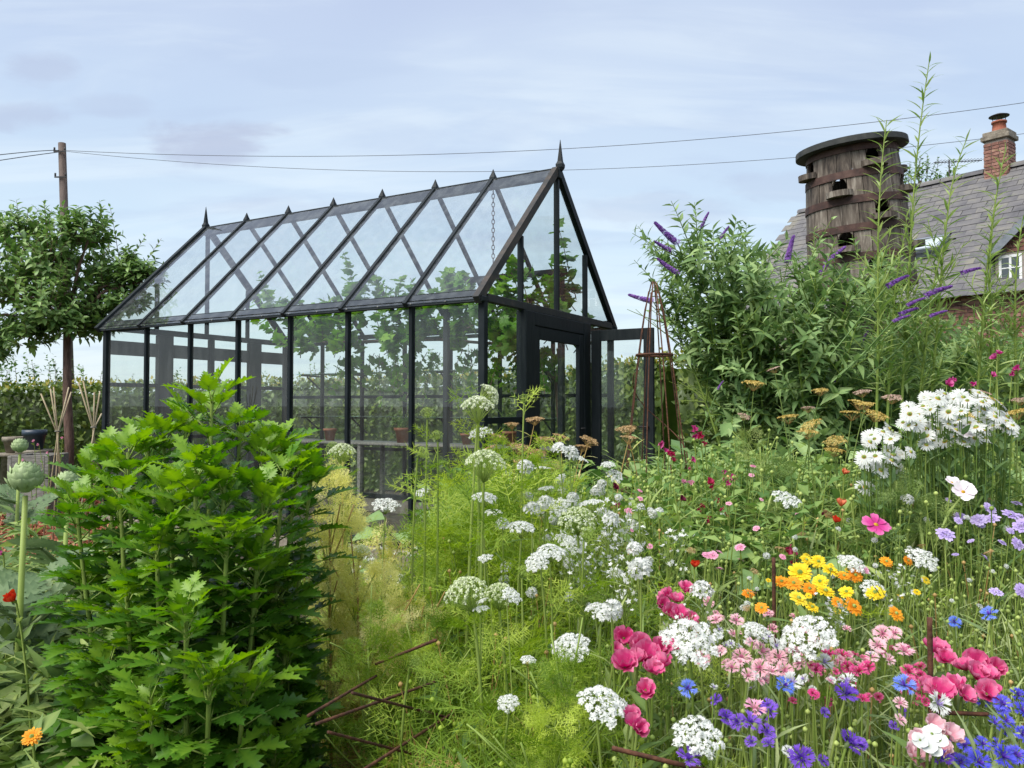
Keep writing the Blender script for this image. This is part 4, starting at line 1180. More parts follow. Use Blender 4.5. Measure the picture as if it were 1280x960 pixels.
def build_saplings():
    spots = [(-25, 13.6, 1.9), (5, 13.4, 2.0), (32, 13.9, 2.12), (52, 13.5, 2.0), (68, 14.0, 2.1), (101, 13.7, 2.0), (118, 14.2, 2.15), (170, 15.0, 2.0), (222, 15.5, 1.95), (262, 15.2, 1.9), (330, 15.4, 2.0), (410, 15.0, 2.1), (470, 14.6, 2.35), (530, 14.0, 2.5), (590, 13.6, 2.3)]
    lb = ['at the left picture edge', 'second from the left picture edge', 'third from the left picture edge', 'just before the tree trunk', 'just left of the tree trunk', 'just right of the tree trunk', 'beside the greenhouse corner post',
          'seen through the first far pane', 'seen through the second far pane', 'seen through the third far pane', 'seen through the fourth far pane', 'seen through the middle panes', 'seen through the shelf panes', 'seen through the near panes', 'seen through the near gable corner']
    for (px, dd, h), w in zip(spots, lb):
        x = (px - 640) / F_PX * dd
        T = thing('young_sapling', 'slim leafy sapling behind the hedge, ' + w, 'sapling', (x, dd, 0), group='saplings behind the hedge')
        g, col = Geo(), Col()
        for k in range(5):
            P, Dv = shoot((random.gauss(0, .12), random.gauss(0, .1), 0), (random.gauss(0, .16), random.gauss(0, .12), 1), h * random.uniform(.8, 1.08), 9, 0, .1)
            tube(g, P, np.linspace(.014, .003, len(P)), 4, cap=False)
            leaf_out(col, P, Dv, 34, .10, .9, t0=.3, tint=(.1, .9))
            for q in range(4):
                i = random.randint(3, 8); P2, D2 = shoot(P[i], Dv[i] * .6 + unit(1)[0] * .7, random.uniform(.25, .45), 4, .3, .1); leaf_out(col, P2, D2, 9, .09, .9)
        gpart('stem', g, MAT['bark'], T, True); gpart('crown', col.into(Geo(), TL['oval2']), LM['sapling'], T, True, kind='stuff')
    # tree crown behind the house ridge
    c = at(1146, 226, 25); T = thing('garden_tree', 'small tree top showing above the slate roof ridge', 'tree', (c.x, c.y, 0))
    g, col = Geo(), Col(); tube(g, [(0, 0, 0), (0, 0, c.z * .7), (.1, 0, c.z)], [.18, .13, .05], 8)
    for k in range(90):
        u = unit(1)[0]; st_ = np.array([0, 0, c.z - .3]) + u * np.array([1.3, .9, .55]) * random.uniform(.3, 1)
        P, Dv = shoot(st_, u + np.array([0, 0, .6]), random.uniform(.35, .7), 4, .2, .2); tube(g, P, np.linspace(.012, .004, len(P)), 3, cap=False); leaf_out(col, P, Dv, 10, .15, .9)
    gpart('trunk', g, MAT['bark'], T, True); gpart('crown', col.into(Geo(), TL['oval2']), LM['sapling'], T, True, kind='stuff')
build_saplings()

# ================================================================== vine in the greenhouse
def build_vine():
    V = gh_thing('grape_vine', 'leafy grape vine trained along the far wall under the greenhouse roof', 'vine', (2.5, .5, 0))
    g, col = Geo(), Col()
    tube(g, [(0, 0, -.1), (.05, .05, .7), (.02, .1, 1.5), (-.05, .6, 1.9), (-.1, 1.6, 2.0), (-.12, 3.6, 2.05)], [.028, .026, .024, .02, .016, .01], 8)
    def roofz(x, y): return EV + RISE * (1 - abs(x + 2.5 - GW / 2) / (GW / 2)) - .12
    for k in range(95):
        y0 = -.3 + 4.3 * (k / 95) ** 1.2
        x0 = random.uniform(-.35, .1)
        st_ = (x0 - random.uniform(0, .5), y0, 1.9 + random.uniform(-.15, .5))
        d = (random.gauss(-.15, .3), random.gauss(-.05, .45), random.uniform(.2, 1.1))
        L = random.uniform(.5, 1.05) * (1.1 if k < 14 else .75)
        P, Dv = shoot(st_, d, L, 7, .0, .2, .25)
        for q in P:
            q[0] = min(q[0], .2); q[2] = min(q[2], roofz(q[0], 0)); q[1] = max(q[1], -.38)
        tube(g, P, np.linspace(.006, .003, len(P)), 4, cap=False)
        leaf_out(col, P, Dv, 11, .21, 1.1, tint=(.2, .95), flat=.35)
    for k in range(34):                                   # hanging shoots in front of the panes
        y0 = random.uniform(-.3, 3.2)
        P, Dv = shoot((random.uniform(-.35, .0), y0, 1.85), (random.gauss(-.1, .2), random.gauss(0, .3), -.4), random.uniform(.35, .8), 6, -.2, .2)
        tube(g, P, np.linspace(.005, .003, len(P)), 4, cap=False); leaf_out(col, P, Dv, 7, .15, 1.1, tint=(.2, .9), flat=.3)
    gpart('vine_stem', g, MAT['bark'], V, True)
    tps = [tpl_palmate(i) for i in range(5)]
    ms = [t.mesh('leaf', LM['vine'], True) for t in tps]
    M = frames(col.P, col.D, col.U, col.S)
    order = np.argsort([p[1] for p in col.P])
    for n, i in enumerate(order[:220]):
        m = Matrix([*M[i].tolist(), [0, 0, 0, 1]]); part('leaf', ms[n % 5], V, mw=m)
    rest = Geo(); r_ = order[220:]
    rest.inst(tps[0], M[r_], np.array(col.T)[r_]); gpart('leaf_cover', rest, LM['vine'], V, True, kind='stuff')
    # potted plants on the bench
    for y, lb in ((1.15, 'strappy green plant in the pot nearest the door'), (2.7, 'bushy green plant in the pot halfway along the bench')):
        p = gh_thing('potted_plant', lb, 'plant', (2.45, y, .90))
        gg, cc = Geo(), Col()
        for k in range(14):
            P, Dv = shoot((0, 0, 0), (random.gauss(0, .5), random.gauss(0, .5), 1), random.uniform(.2, .4), 5, 0, .1, .4); tube(gg, P, np.linspace(.004, .002, 6), 3, cap=False); leaf_out(cc, P, Dv, 6, .09, .8)
        gpart('stem', gg, LM['stem'], p); gpart('foliage', cc.into(Geo(), TL['lance']), LM['pea'], p, True)
build_vine()

# ================================================================== buddleia and tall willow shoots
BOOST = (1.0, 1.0, 1.0)
FL = {}
def pmat(name, stops, trans=.25, rough=.55): FL[name] = leaf_mat(name, stops, trans, rough, .2, .34, 95); return FL[name]
pmat('purple_floret', [(0.13, 0.05, 0.27), (0.24, 0.10, 0.42), (0.38, 0.19, 0.55)])
def build_buddleia():
    b = at(985, 500, 6.6)
    T = thing('buddleia_bush', 'big purple flowered buddleia bush in front of the barrel dovecote', 'shrub', (b.x, b.y, 0))
    o = np.array([b.x, b.y, 0])
    tops = [(830, 300), (845, 330), (835, 350), (825, 375), (860, 290), (880, 285), (905, 282), (925, 295), (950, 300), (975, 325), (1000, 318), (1020, 326), (1045, 336), (1070, 342), (1095, 345), (1110, 355), (880, 395),
            (1130, 375), (1150, 385), (1175, 380), (1200, 415), (1225, 420), (1250, 425), (1275, 420), (890, 330), (940, 340), (990, 385), (1040, 410), (1080, 425), (920, 380), (960, 400), (1010, 420), (1060, 440), (1100, 440), (900, 420), (1160, 440), (1210, 440), (1260, 440), (1310, 420), (890, 310), (912, 330), (870, 350), (1030, 400)]
    g, col, low = Geo(), Col(), Col()
    for i, (x, y) in enumerate(tops):
        e = np.array(at(x, y + 10, 6.6 + random.uniform(-1.0, .6))) - o
        a = np.array([random.gauss(0, .15) + e[0] * .25, random.gauss(0, .15), 0])
        m = a * .35 + e * .65 + np.array([-e[0] * .12, 0, .25])
        tt = np.linspace(0, 1, 9)[:, None]
        P = (1 - tt) ** 2 * a + 2 * tt * (1 - tt) * m + tt ** 2 * e; Dv = np.gradient(P, axis=0); Dv /= np.linalg.norm(Dv, axis=1)[:, None]
        tube(g, P, np.linspace(.016, .004, 9), 5, cap=False)
        leaf_out(col, P, Dv, 24, .135, .95, True, .35, (.1, .9), flat=.45)
        for q in range(15):
            k = random.randint(3, 7)
            d2 = Dv[k] * .5 + unit(1)[0] * .8 + np.array([0, -.15, .2])
            P2, D2 = shoot(P[k], d2, random.uniform(.3, .6), 6, .1, .15, .15)
            tube(g, P2, np.linspace(.006, .002, 7), 4, cap=False)
            leaf_out(col, P2, D2, 10, .125, .9, True, .1, (.1, .95), flat=.45)
    gpart('stem', g, LM['stem'], T, True)
    keep = Col()                                          # the bush overhangs: no leaves low on the greenhouse side
    for p, d, u, s, t in zip(col.P, col.D, col.U, col.S, col.T):
        w = p + o; px, py = 640 + F_PX * w[0] / w[1], 506.5 - F_PX * (w[2] - CAM_Z) / w[1]
        if py > 425 + (px - 850) * 1.6 and px < 900: continue
        keep.put(p, d, u, s, t)
    gpart('foliage', keep.into(Geo(), tpl_leaf(.18, 3, .3, .3, .38, .9)), LM['bud'], T, True, kind='stuff')
    # flower spikes
    fl = Geo()
    for k in range(5):
        a = k * 2 * math.pi / 5; fl.add([(0, 0, 0), (.5 * math.cos(a - .4), .5 * math.sin(a - .4), .12), (.75 * math.cos(a), .75 * math.sin(a), .1), (.5 * math.cos(a + .4), .5 * math.sin(a + .4), .12)], [(0, 1, 2, 3)])
    sp = []
    for v in range(3):
        gg = Geo(); n = 240
        t = rng.random(n) ** .8; a = rng.random(n) * 6.28
        rr = .095 * (1 - t) ** .55 * (.75 + .3 * rng.random(n)) + .012
        bend = .12 * t * t
        P = np.column_stack([rr * np.cos(a) + bend, t, rr * np.sin(a)])
        N_ = np.column_stack([np.cos(a), .3 * np.ones(n), np.sin(a)])
        gg.inst(fl, frames(P, np.cross(N_, unit(n)), N_, .062 + .02 * rng.random(n)), .15 + .7 * rng.random(n))
        sp.append(gg.mesh('flower_spike', FL['purple_floret'], True))
    for i, (x, y, dx, dy, L) in enumerate([(832, 293, -1, .65, .22), (829, 309, -1, .35, .15), (834, 334, -1, .5, .18), (801, 374, -1, .1, .18), (986, 312, .05, 1, .20), (1043, 318, .7, .8, .17), (1032, 331, .5, .9, .14), (1080, 421, .3, .9, .10), (1038, 482, .5, .8, .09), (900, 481, .4, .9, .07),
                                           (1121, 350, 1, .7, .18), (1172, 362, 1, .5, .20), (1144, 376, 1, .6, .14), (1135, 388, 1, .5, .15), (1126, 397, 1, .5, .13), (1172, 391, 1, .5, .13), (1213, 337, 1, .4, .15), (880, 275, .3, 1, .12), (905, 290, .5, 1, .10)]):
        p = np.array(at(x, y, 6.0 if x < 1100 else 4.75)) - o
        d = np.array([dx, -.2, dy]); d /= np.linalg.norm(d)
        L *= 1.1 if x < 1100 else .8; M = frames([p - d * L / 2], [d], [[0, -1, .2]], L)[0]
        part('flower_spike', sp[i % 3], T, mw=Matrix([*M.tolist(), [0, 0, 0, 1]]))
        g = Geo(); gp, gd = shoot(p - d * L / 2 - d * .35 - np.array([0, -.12, .22]), d + np.array([0, 0, .4]), .45, 5, 0, .05)
        tube(g, np.vstack([gp[:4], p - d * L / 2]), .004, 4, cap=False); c2 = Col(); leaf_out(c2, gp, gd, 5, .1, .9, True); c2.into(g, TL['lance'])
        gpart('flowering_twig', g, LM['bud'], T, True)
build_buddleia()

def build_willow():
    rows = [(1157, 78, 1128, 470, 'tallest willowy shoot, reaching far above the dovecote'), (1104, 150, 1096, 470, 'willowy shoot rising directly in front of the dovecote'), (1197, 172, 1165, 470, 'willowy shoot with nodding tip beside the television aerial'), (1252, 190, 1222, 470, 'willowy shoot in front of the house window'),
            (1240, 255, 1240, 480, 'shorter willowy shoot below the chimney'), (1180, 290, 1150, 480, 'short willowy shoot beside the skylight'), (1275, 270, 1268, 480, 'willowy shoot at the right picture edge'), (1015, 285, 1030, 450, 'leafy shoot growing against the left side of the dovecote'), (1130, 280, 1110, 480, 'short willowy shoot beside the dovecote base')]
    for i, (tx, ty, bx, by, lb) in enumerate(rows):
        dd = 5.0 if i != 7 else 7.4
        tp, q = at(tx, ty, dd), at(bx, by, dd + .1)
        x0 = q.x + (q.x - tp.x) * .3
        T = thing('willow_shoot', lb, 'willow', (x0, dd + .2, 0), group='tall willowy shoots')
        o = np.array([x0, dd + .2, 0]); e = np.array(tp) - o; m = np.array(q) - o
        n = 22; t = np.linspace(0, 1, n)[:, None]
        P = m * np.clip(t / .3, 0, 1) + np.clip((t - .3) / .7, 0, 1) * (e - m); P[:, 0] += .02 * np.sin(np.linspace(0, 7, n)) * np.linspace(0, 1, n)
        P[-4:, 0] += np.array([0, .01, .025, .05]) * (1 if i in (2,) else .2)
        Dv = np.gradient(P, axis=0); Dv /= np.linalg.norm(Dv, axis=1)[:, None]
        g, col = Geo(), Col(); tube(g, P, np.linspace(.012, .003, n), 5, cap=False)
        hgt = P[-1][2]
        leaf_out(col, P, Dv, int(hgt * 30), .17 if i < 4 else .14, .75, False, .28, (.2, .95), flat=.3)
        for k in range(int(hgt * 3.5)):
            j = random.randint(6, int(n * .6)); P2, D2 = shoot(P[j], Dv[j] * .8 + unit(1)[0] * .6, random.uniform(.15, .45), 5, .15, .1); tube(g, P2, np.linspace(.005, .002, 6), 3, cap=False); leaf_out(col, P2, D2, 10, .13, .7, False, .1, (.2, .95), flat=.3)
        gpart('stem', g, LM['stem'], T, True); gpart('foliage', col.into(Geo(), tpl_leaf(.065, 4, .3, .35, .35, .9)), LM['willow'], T, True)
build_willow()

# ================================================================== lovage in the near left
def build_lovage():
    D0 = 2.05
    b = at(240, 900, D0)
    T = thing('lovage_plant', 'large glossy green lovage clump in the near left corner', 'herb plant', (b.x, b.y, 0))
    o = np.array([b.x, b.y, 0])
    tops = [(265, 462, 0), (160, 535, -.05), (112, 565, .05), (95, 600, -.1), (205, 512, .1), (330, 530, .05), (300, 500, .15), (355, 560, -.05), (390, 560, .05), (245, 560, -.25), (180, 640, -.3), (300, 640, -.3), (350, 680, -.22), (130, 720, -.25), (230, 740, -.42), (385, 700, -.05), (400, 790, -.12), (270, 830, -.48), (100, 810, -.2), (330, 840, -.4), (170, 860, -.42), (405, 860, -.1), (75, 900, -.15), (380, 930, -.3), (130, 940, -.35), (60, 700, .0), (415, 730, .1), (135, 548, .1), (185, 520, .05), (232, 492, .1), (345, 525, .12), (372, 545, .1), (150, 590, -.15), (330, 590, -.15), (215, 600, -.2), (280, 580, -.22)]
    g = Geo(); items = []
    for i, (x, y, dz) in enumerate(tops):
        e = np.array(at(240 + (x - 240) * (1.0 if y < 620 else .74), y + 34 - (y - 460) * .05, D0 + dz)) - o
        a = np.array([e[0] * .45, e[1] * .5 + random.gauss(0, .05), 0])
        m = np.array([e[0] * .8, e[1] * .8, e[2] * .5])
        tt = np.linspace(0, 1, 10)[:, None]
        P = (1 - tt) ** 2 * a + 2 * tt * (1 - tt) * m + tt ** 2 * e
        Dv = np.gradient(P, axis=0); Dv /= np.linalg.norm(Dv, axis=1)[:, None]
        tube(g, P, np.linspace(.008, .0045, 10), 6, 0, .55, cap=False)
        n = int(e[2] / .044)
        for k in range(n):
            t = .12 + .88 * (k + .5) / n; j = min(int(t * 9), 8); f = t * 9 - j
            p = P[j] * (1 - f) + P[j + 1] * f
            for q in range(2):
                az = k * 1.57 + q * math.pi + i + random.uniform(-.5, .5)
                el = random.uniform(.05, .6) + .7 * max(0, t - .75) * 4 * .5
                d = np.array([math.cos(az) * math.cos(el), math.sin(az) * math.cos(el), math.sin(el)])
                L = (.205 - .085 * t) * random.uniform(.85, 1.2)
                u = np.array([-math.cos(az) * math.sin(el), -math.sin(az) * math.sin(el), math.cos(el) + .2]) + np.random.default_rng(k + i * 97 + q).normal(size=3) * .18
                items.append((p, d, u, L, t))
        for q in range(8):                                  # top rosette, upright young leaves
            az = q * 2.4 + i; el = random.uniform(.65, 1.25)
            d = np.array([math.cos(az) * math.cos(el), math.sin(az) * math.cos(el), math.sin(el)])
            items.append((P[-1] - np.array([0, 0, .01 * q]), d, np.array([-math.cos(az) * math.sin(el), -math.sin(az) * math.sin(el), math.cos(el)]), random.uniform(.08, .125), 1.1))
    gpart('stem', g, LM['stem'], T, True)
    M = frames([q[0] for q in items], [q[1] for q in items], [q[2] for q in items], [q[3] for q in items])
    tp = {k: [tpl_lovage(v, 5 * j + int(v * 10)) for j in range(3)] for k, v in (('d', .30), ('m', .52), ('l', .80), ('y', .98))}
    ms = {k: [t.mesh('leaf', [LM['lovage'], LM['stem']], True) for t in v] for k, v in tp.items()}
    order = sorted(range(len(items)), key=lambda i: items[i][0][1])
    few = {k: tpl_lovage(v, 3, True) for k, v in (('d', .30), ('m', .52), ('l', .80), ('y', .98))}
    rest = Geo()
    for n, i in enumerate(order):
        t = items[i][4]
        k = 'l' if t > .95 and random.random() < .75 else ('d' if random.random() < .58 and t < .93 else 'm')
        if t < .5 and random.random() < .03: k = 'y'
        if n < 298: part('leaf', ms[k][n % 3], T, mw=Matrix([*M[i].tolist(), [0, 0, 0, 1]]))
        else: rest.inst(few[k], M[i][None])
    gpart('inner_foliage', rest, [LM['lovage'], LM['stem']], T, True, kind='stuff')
build_lovage()
# ================================================================== flower heads
FL['lace_white'] = leaf_mat('lace_white', [(0.55, 0.58, 0.54), (0.70, 0.72, 0.69), (0.80, 0.80, 0.78)], .3, .6, .2, .1, 20)
pmat('white', [(0.46, 0.49, 0.45), (0.60, 0.62, 0.59), (0.72, 0.72, 0.70)])
pmat('greenish_white', [(0.36, 0.45, 0.18), (0.60, 0.66, 0.42), (0.78, 0.80, 0.68)])
pmat('lime', [(0.22, 0.36, 0.06), (0.36, 0.48, 0.11), (0.5, 0.58, 0.2)])
pmat('yellow', [(0.66, 0.42, 0.01), (0.80, 0.60, 0.02), (0.85, 0.70, 0.08)])
pmat('orange', [(0.62, 0.17, 0.01), (0.75, 0.28, 0.015), (0.80, 0.42, 0.03)])
pmat('disc', [(0.38, 0.20, 0.01), (0.56, 0.34, 0.02), (0.65, 0.45, 0.05)])
pmat('blue', [(0.045, 0.05, 0.40), (0.085, 0.085, 0.58), (0.19, 0.18, 0.72)])
pmat('violet', [(0.08, 0.03, 0.32), (0.15, 0.06, 0.46), (0.27, 0.14, 0.58)])
pmat('sky_blue', [(0.06, 0.12, 0.48), (0.11, 0.19, 0.66), (0.24, 0.32, 0.75)])
pmat('pale_pink', [(0.62, 0.26, 0.34), (0.74, 0.42, 0.48), (0.80, 0.62, 0.64)])
pmat('rose', [(0.38, 0.018, 0.11), (0.58, 0.045, 0.20), (0.76, 0.26, 0.42)])
pmat('crimson', [(0.28, 0.012, 0.05), (0.45, 0.03, 0.10), (0.58, 0.10, 0.20)])
pmat('magenta', [(0.38, 0.02, 0.16), (0.56, 0.05, 0.26), (0.66, 0.18, 0.40)])
pmat('lilac', [(0.32, 0.24, 0.52), (0.46, 0.36, 0.66), (0.6, 0.52, 0.74)])
pmat('red', [(0.50, 0.015, 0.01), (0.66, 0.04, 0.02), (0.72, 0.10, 0.05)])
pmat('coral', [(0.55, 0.08, 0.03), (0.70, 0.15, 0.06), (0.75, 0.26, 0.14)])
pmat('maroon', [(0.07, 0.008, 0.02), (0.13, 0.015, 0.04), (0.2, 0.04, 0.08)])
pmat('gold', [(0.34, 0.23, 0.05), (0.50, 0.36, 0.10), (0.62, 0.50, 0.20)])
pmat('tan', [(0.26, 0.16, 0.07), (0.40, 0.26, 0.12), (0.50, 0.36, 0.2)])
pmat('dusty_pink', [(0.34, 0.22, 0.17), (0.46, 0.32, 0.25), (0.55, 0.42, 0.34)])
pmat('blush', [(0.70, 0.58, 0.66), (0.78, 0.70, 0.75), (0.83, 0.79, 0.81)])
pmat('pink', [(0.60, 0.18, 0.34), (0.72, 0.32, 0.46), (0.78, 0.50, 0.60)])
STEM = LM['stem']
def star(n=5, r=1.0):
    g = Geo(); V = [(0, 0, .05)]
    for k in range(2 * n):
        a = k * math.pi / n; q = r if k % 2 == 0 else r * .5
        V.append((q * math.cos(a), q * math.sin(a), .12 * r if k % 2 == 0 else 0))
    return g.add(V, [(0, 1 + 2 * k - 1 if k else 2 * n, 1 + 2 * k, 2 + 2 * k) for k in range(n)])
STAR = star()
def dome_pts(n, Rr, h, jit=.06):
    i = np.arange(n) + .5
    r_ = np.sqrt(i / n); a = i * 2.39996 + rng.normal(size=n) * jit
    P = np.column_stack([Rr * r_ * np.cos(a), Rr * r_ * np.sin(a), h * (1 - r_ ** 2)])
    N_ = np.column_stack([2 * h / Rr * r_ * np.cos(a), 2 * h / Rr * r_ * np.sin(a), np.ones(n)])
    N_ /= np.linalg.norm(N_, axis=1)[:, None]
    return P + rng.normal(size=(n, 3)) * jit * .15 * Rr, N_
def umbel(n=30, h=.35, um=.19, fl=16, drop=.75, domed=.3, raymat=1, floret=.34):
    """compound umbel of radius 1: mat 0 florets, mat 1 rays"""
    g = Geo()
    P, N_ = dome_pts(n, 1 - um * .5, h)
    for p, nn in zip(P, N_):
        p = np.array(p); s = um * random.uniform(.82, 1.15)
        q = p - nn * s * .8
        tube(g, [(0, 0, -drop), (q[0] * .55, q[1] * .55, -drop * .45 + q[2] * .3), q], [.016, .012, .010], 3, 1, .5, False)
        e, en = dome_pts(fl, s, s * domed)
        ref = np.array([1., 0, 0]) if abs(nn[0]) < .8 else np.array([0, 1., 0])
        X = np.cross(ref, nn); X /= np.linalg.norm(X); Y = np.cross(nn, X)
        B = np.column_stack([X, Y, nn])
        g.inst(STAR, frames(p + e @ B.T, (unit(fl) * 1.0) @ B.T, en @ B.T + rng.normal(size=(fl, 3)) * .25, s * floret), .2 + .7 * rng.random(fl))
    return g
def strap(n, L, w, tilt, mat=0, start=.12, nu=3, t0=.35, t1=.65, drop=.1, g=None, notch=False, jit=.12, ph=0.0):
    g = g or Geo()
    for k in range(n):
        a = ph + k * 2 * math.pi / n + random.uniform(-jit, jit)
        M = rotz(a, (-math.sin(a) * start, math.cos(a) * start, 0), tilt + random.uniform(-jit, jit), random.uniform(.88, 1.08))
        petal(g, L, lambda t: w * (.35 + .65 * min(1, t * 2.2)) * (1 if t < .8 else .72), lambda t: -drop * t * t, .25, nu, 2, mat, t0 + random.uniform(-.15, .15), t1 + random.uniform(-.15, .15), M)
    return g
def h_lace(): return umbel(random.randint(24, 30), .34, .175, 16, floret=.46)
def h_flatlace(): return umbel(22, .18, .18, 13, floret=.46)
def h_visnaga():
    return umbel(62, .62, .105, 11, .9, .6, 1, .46)
def h_visbud():
    g = umbel(40, .75, .14, 7, .6, .6); strap(9, .5, .03, -.6, 1, .2, 2, g=g); return g
def h_gold(): return umbel(17, .10, .24, 12, .7, .25)
def h_ball():
    g = Geo(); P, N_ = dome_pts(75, 1, .9, .1); g.inst(STAR, frames(P * (1, 1, .95), unit(75), N_ + rng.normal(size=(75, 3)) * .2, .23), .2 + .7 * rng.random(75))
    strap(10, .5, .12, -.35, 0, .55, 2, g=g); lathe_at(g, (0, 0, -.35), .3, 1); return g
def h_corn():
    """ring of trumpet florets, each cut into narrow pointed lobes, round a tuft of dark inner florets"""
    g = Geo()
    for k in range(14):
        a = k * 2 * math.pi / 14 + random.uniform(-.2, .2); tl = random.uniform(.1, 1.0)
        ox, oy = -math.sin(a), math.cos(a)
        petal(g, .5, lambda t: .02 + .05 * t, lambda t: .03 * t, .2, 2, 1, 0, .3, .5, rotz(a, (ox * .1, oy * .1, 0), tl))
        tip = np.array([ox * (.1 + .46 * math.cos(tl)), oy * (.1 + .46 * math.cos(tl)), .46 * math.sin(tl)])
        for s in (-.62, -.22, .2, .6):
            petal(g, .5 * random.uniform(.8, 1.1), lambda t: .075 * (1 - t) ** .6 + .004, lambda t: -.06 * t * t, .1, 2, 1, 0, .4, random.uniform(.55, .95), rotz(a + s, tip, tl * random.uniform(.2, 1.1)))
    for k in range(26):
        a = random.uniform(0, 6.3); petal(g, random.uniform(.3, .5), lambda t: .03, lambda t: 0, 0, 2, 1, 2, .2, .6, rotz(a, (-math.sin(a) * .07, math.cos(a) * .07, .03), random.uniform(.7, 1.5)))
    lathe_at(g, (0, 0, -.52), .2, 1, .45, 7, 2.6)
    return g
def h_scab():
    g = strap(14, .75, .2, .15, 0, .25, 3); strap(12, .5, .14, .5, 0, .15, 2, g=g); P, N_ = dome_pts(26, .45, .22, .1); g.inst(STAR, frames(P + (0, 0, .12), unit(26), N_, .13), .3 + .6 * rng.random(26)); lathe_at(g, (0, 0, -.2), .2, 1); return g
def h_mari():
    g = strap(20, .82, .13, .12, 0, .16, 3, drop=.12); strap(18, .68, .12, .32, 0, .12, 3, g=g, ph=.2); strap(14, .48, .10, .65, 0, .08, 2, g=g); strap(10, .3, .08, 1.0, 0, .04, 2, g=g); lathe_at(g, (0, 0, -.22), .3, 1); return g
def h_daisy():
    g = strap(21, .78, .095, .08, 0, .22, 3, drop=.14, jit=.1); lathe_at(g, (0, 0, -.2), .26, 1); return g
def h_disc(r_=.27, h=.14):
    g = Geo(); P, N_ = dome_pts(60, r_, h, .05); g.inst(STAR, frames(P, unit(60), N_, .05), .2 + .7 * rng.random(60)); lathe(g, [(r_, -.02), (r_ * .7, h * .45), (0, h * .9)], 12, 0, .4); return g
def h_spray():
    """airy spray of tiny white flowers on hair-thin stalks, 1 unit tall"""
    g = Geo()
    for k in range(9):
        P, Dv = shoot((0, 0, 0), (random.gauss(0, .35), random.gauss(0, .35), 1), random.uniform(.6, 1.0), 5, 0, .1); tube(g, P, .006, 3, 1, .5, False)
        for q in range(5):
            i = random.randint(2, 5); P2, _ = shoot(P[i], Dv[i] + unit(1)[0] * .9, random.uniform(.08, .25), 2, .1, .1); tube(g, P2, .004, 3, 1, .6, False)
            g.inst(STAR, frames([P2[-1]], unit(1), [[random.gauss(0, .4), random.gauss(-.4, .4), 1]], random.uniform(.028, .05)), [random.uniform(.3, .9)])
    return g
VAR = {}
def heads(kind, fn, mats, n=3):
    VAR[kind] = [fn().mesh('flower_head', mats, True) for _ in range(n)]
heads('lace', h_lace, [FL['lace_white'], LM['stem']], 4)
heads('flatlace', h_flatlace, [FL['lace_white'], STEM], 3)
heads('visnaga', h_visnaga, [FL['greenish_white'], FL['lime']], 3)
heads('visbud', h_visbud, [FL['lime'], FL['lime']], 2)
heads('gold', h_gold, [FL['gold'], LM['dry']], 3); heads('tan', h_gold, [FL['tan'], LM['dry']], 3); heads('dusty', h_gold, [FL['dusty_pink'], LM['dry']], 2)
heads('ball', h_ball, [FL['white'], STEM], 3)
for c, cc in (('blue', 'violet'), ('violet', 'violet'), ('sky_blue', 'violet'), ('pale_pink', 'pink'), ('white', 'lilac'), ('rose', 'crimson'), ('pink', 'pale_pink')):
    heads('corn_' + c, h_corn, [FL[c], LM['grey_green'], FL[cc]], 3)
heads('scab', h_scab, [FL['lilac'], STEM], 3); heads('scab_pink', h_scab, [FL['pink'], STEM], 2)
heads('mari_yellow', h_mari, [FL['yellow'], STEM], 3); heads('mari_orange', h_mari, [FL['orange'], STEM], 3)
heads('daisy', h_daisy, [FL['white'], STEM], 4)
heads('spray', h_spray, [FL['lace_white'], STEM], 4)
DISC = h_disc().mesh('disc', [FL['disc']], True)
CALYX = lathe_at(Geo(), (0, 0, -.3), .22, 0, .4, 8, 2.2) 
g_ = Geo(); lathe_at(g_, (0, 0, -.32), .2, 0, .4, 8, 2.0); CALYX = g_.mesh('flower_head', [STEM], True)
g_ = Geo(); lathe_at(g_, (0, 0, -.15), .2, 0, .5, 10, 1.3); EYE = g_.mesh('flower_head', [FL['disc']], True)
def petal_mesh(mat, w=.55, L=.95, cup=.5, wave=.05, curl=.25, n=2):
    r = []
    for k in range(n):
        g = Geo(); petal(g, L, lambda t: w * (.22 + .78 * math.sin(min(1, t * 1.25) * math.pi / 2)) * (1 if t < .9 else .86), lambda t: curl * t * t, cup, 6, 6, 0, .15, .95, None, wave * random.uniform(.7, 1.3)); r.append(g.mesh('petal', [FL[mat]], True))
    return r
PET = {'godetia': petal_mesh('rose', .55, .95, .2, .15, .16, 3), 'godetia_pale': petal_mesh('pale_pink', .55, .95, .2, .15, .16, 3), 'poppy': petal_mesh('red', .62, .8, .6, .06, .4), 'poppy_coral': petal_mesh('coral', .6, .75, .7, .06, .5), 'cosmos': petal_mesh('magenta', .33, .95, .15, .03, -.05), 'cosmos_white': petal_mesh('blush', .36, .95, .2, .03, .05), 'pea': petal_mesh('crimson', .6, .7, .4, .08, .1), 'pea_magenta': petal_mesh('magenta', .6, .7, .4, .08, .1), 'pea_maroon': petal_mesh('maroon', .6, .7, .4, .08, .1), 'pea_pink': petal_mesh('pink', .6, .7, .4, .08, .1), 'phlox': petal_mesh('white', .5, .8, .1, .03, 0)}

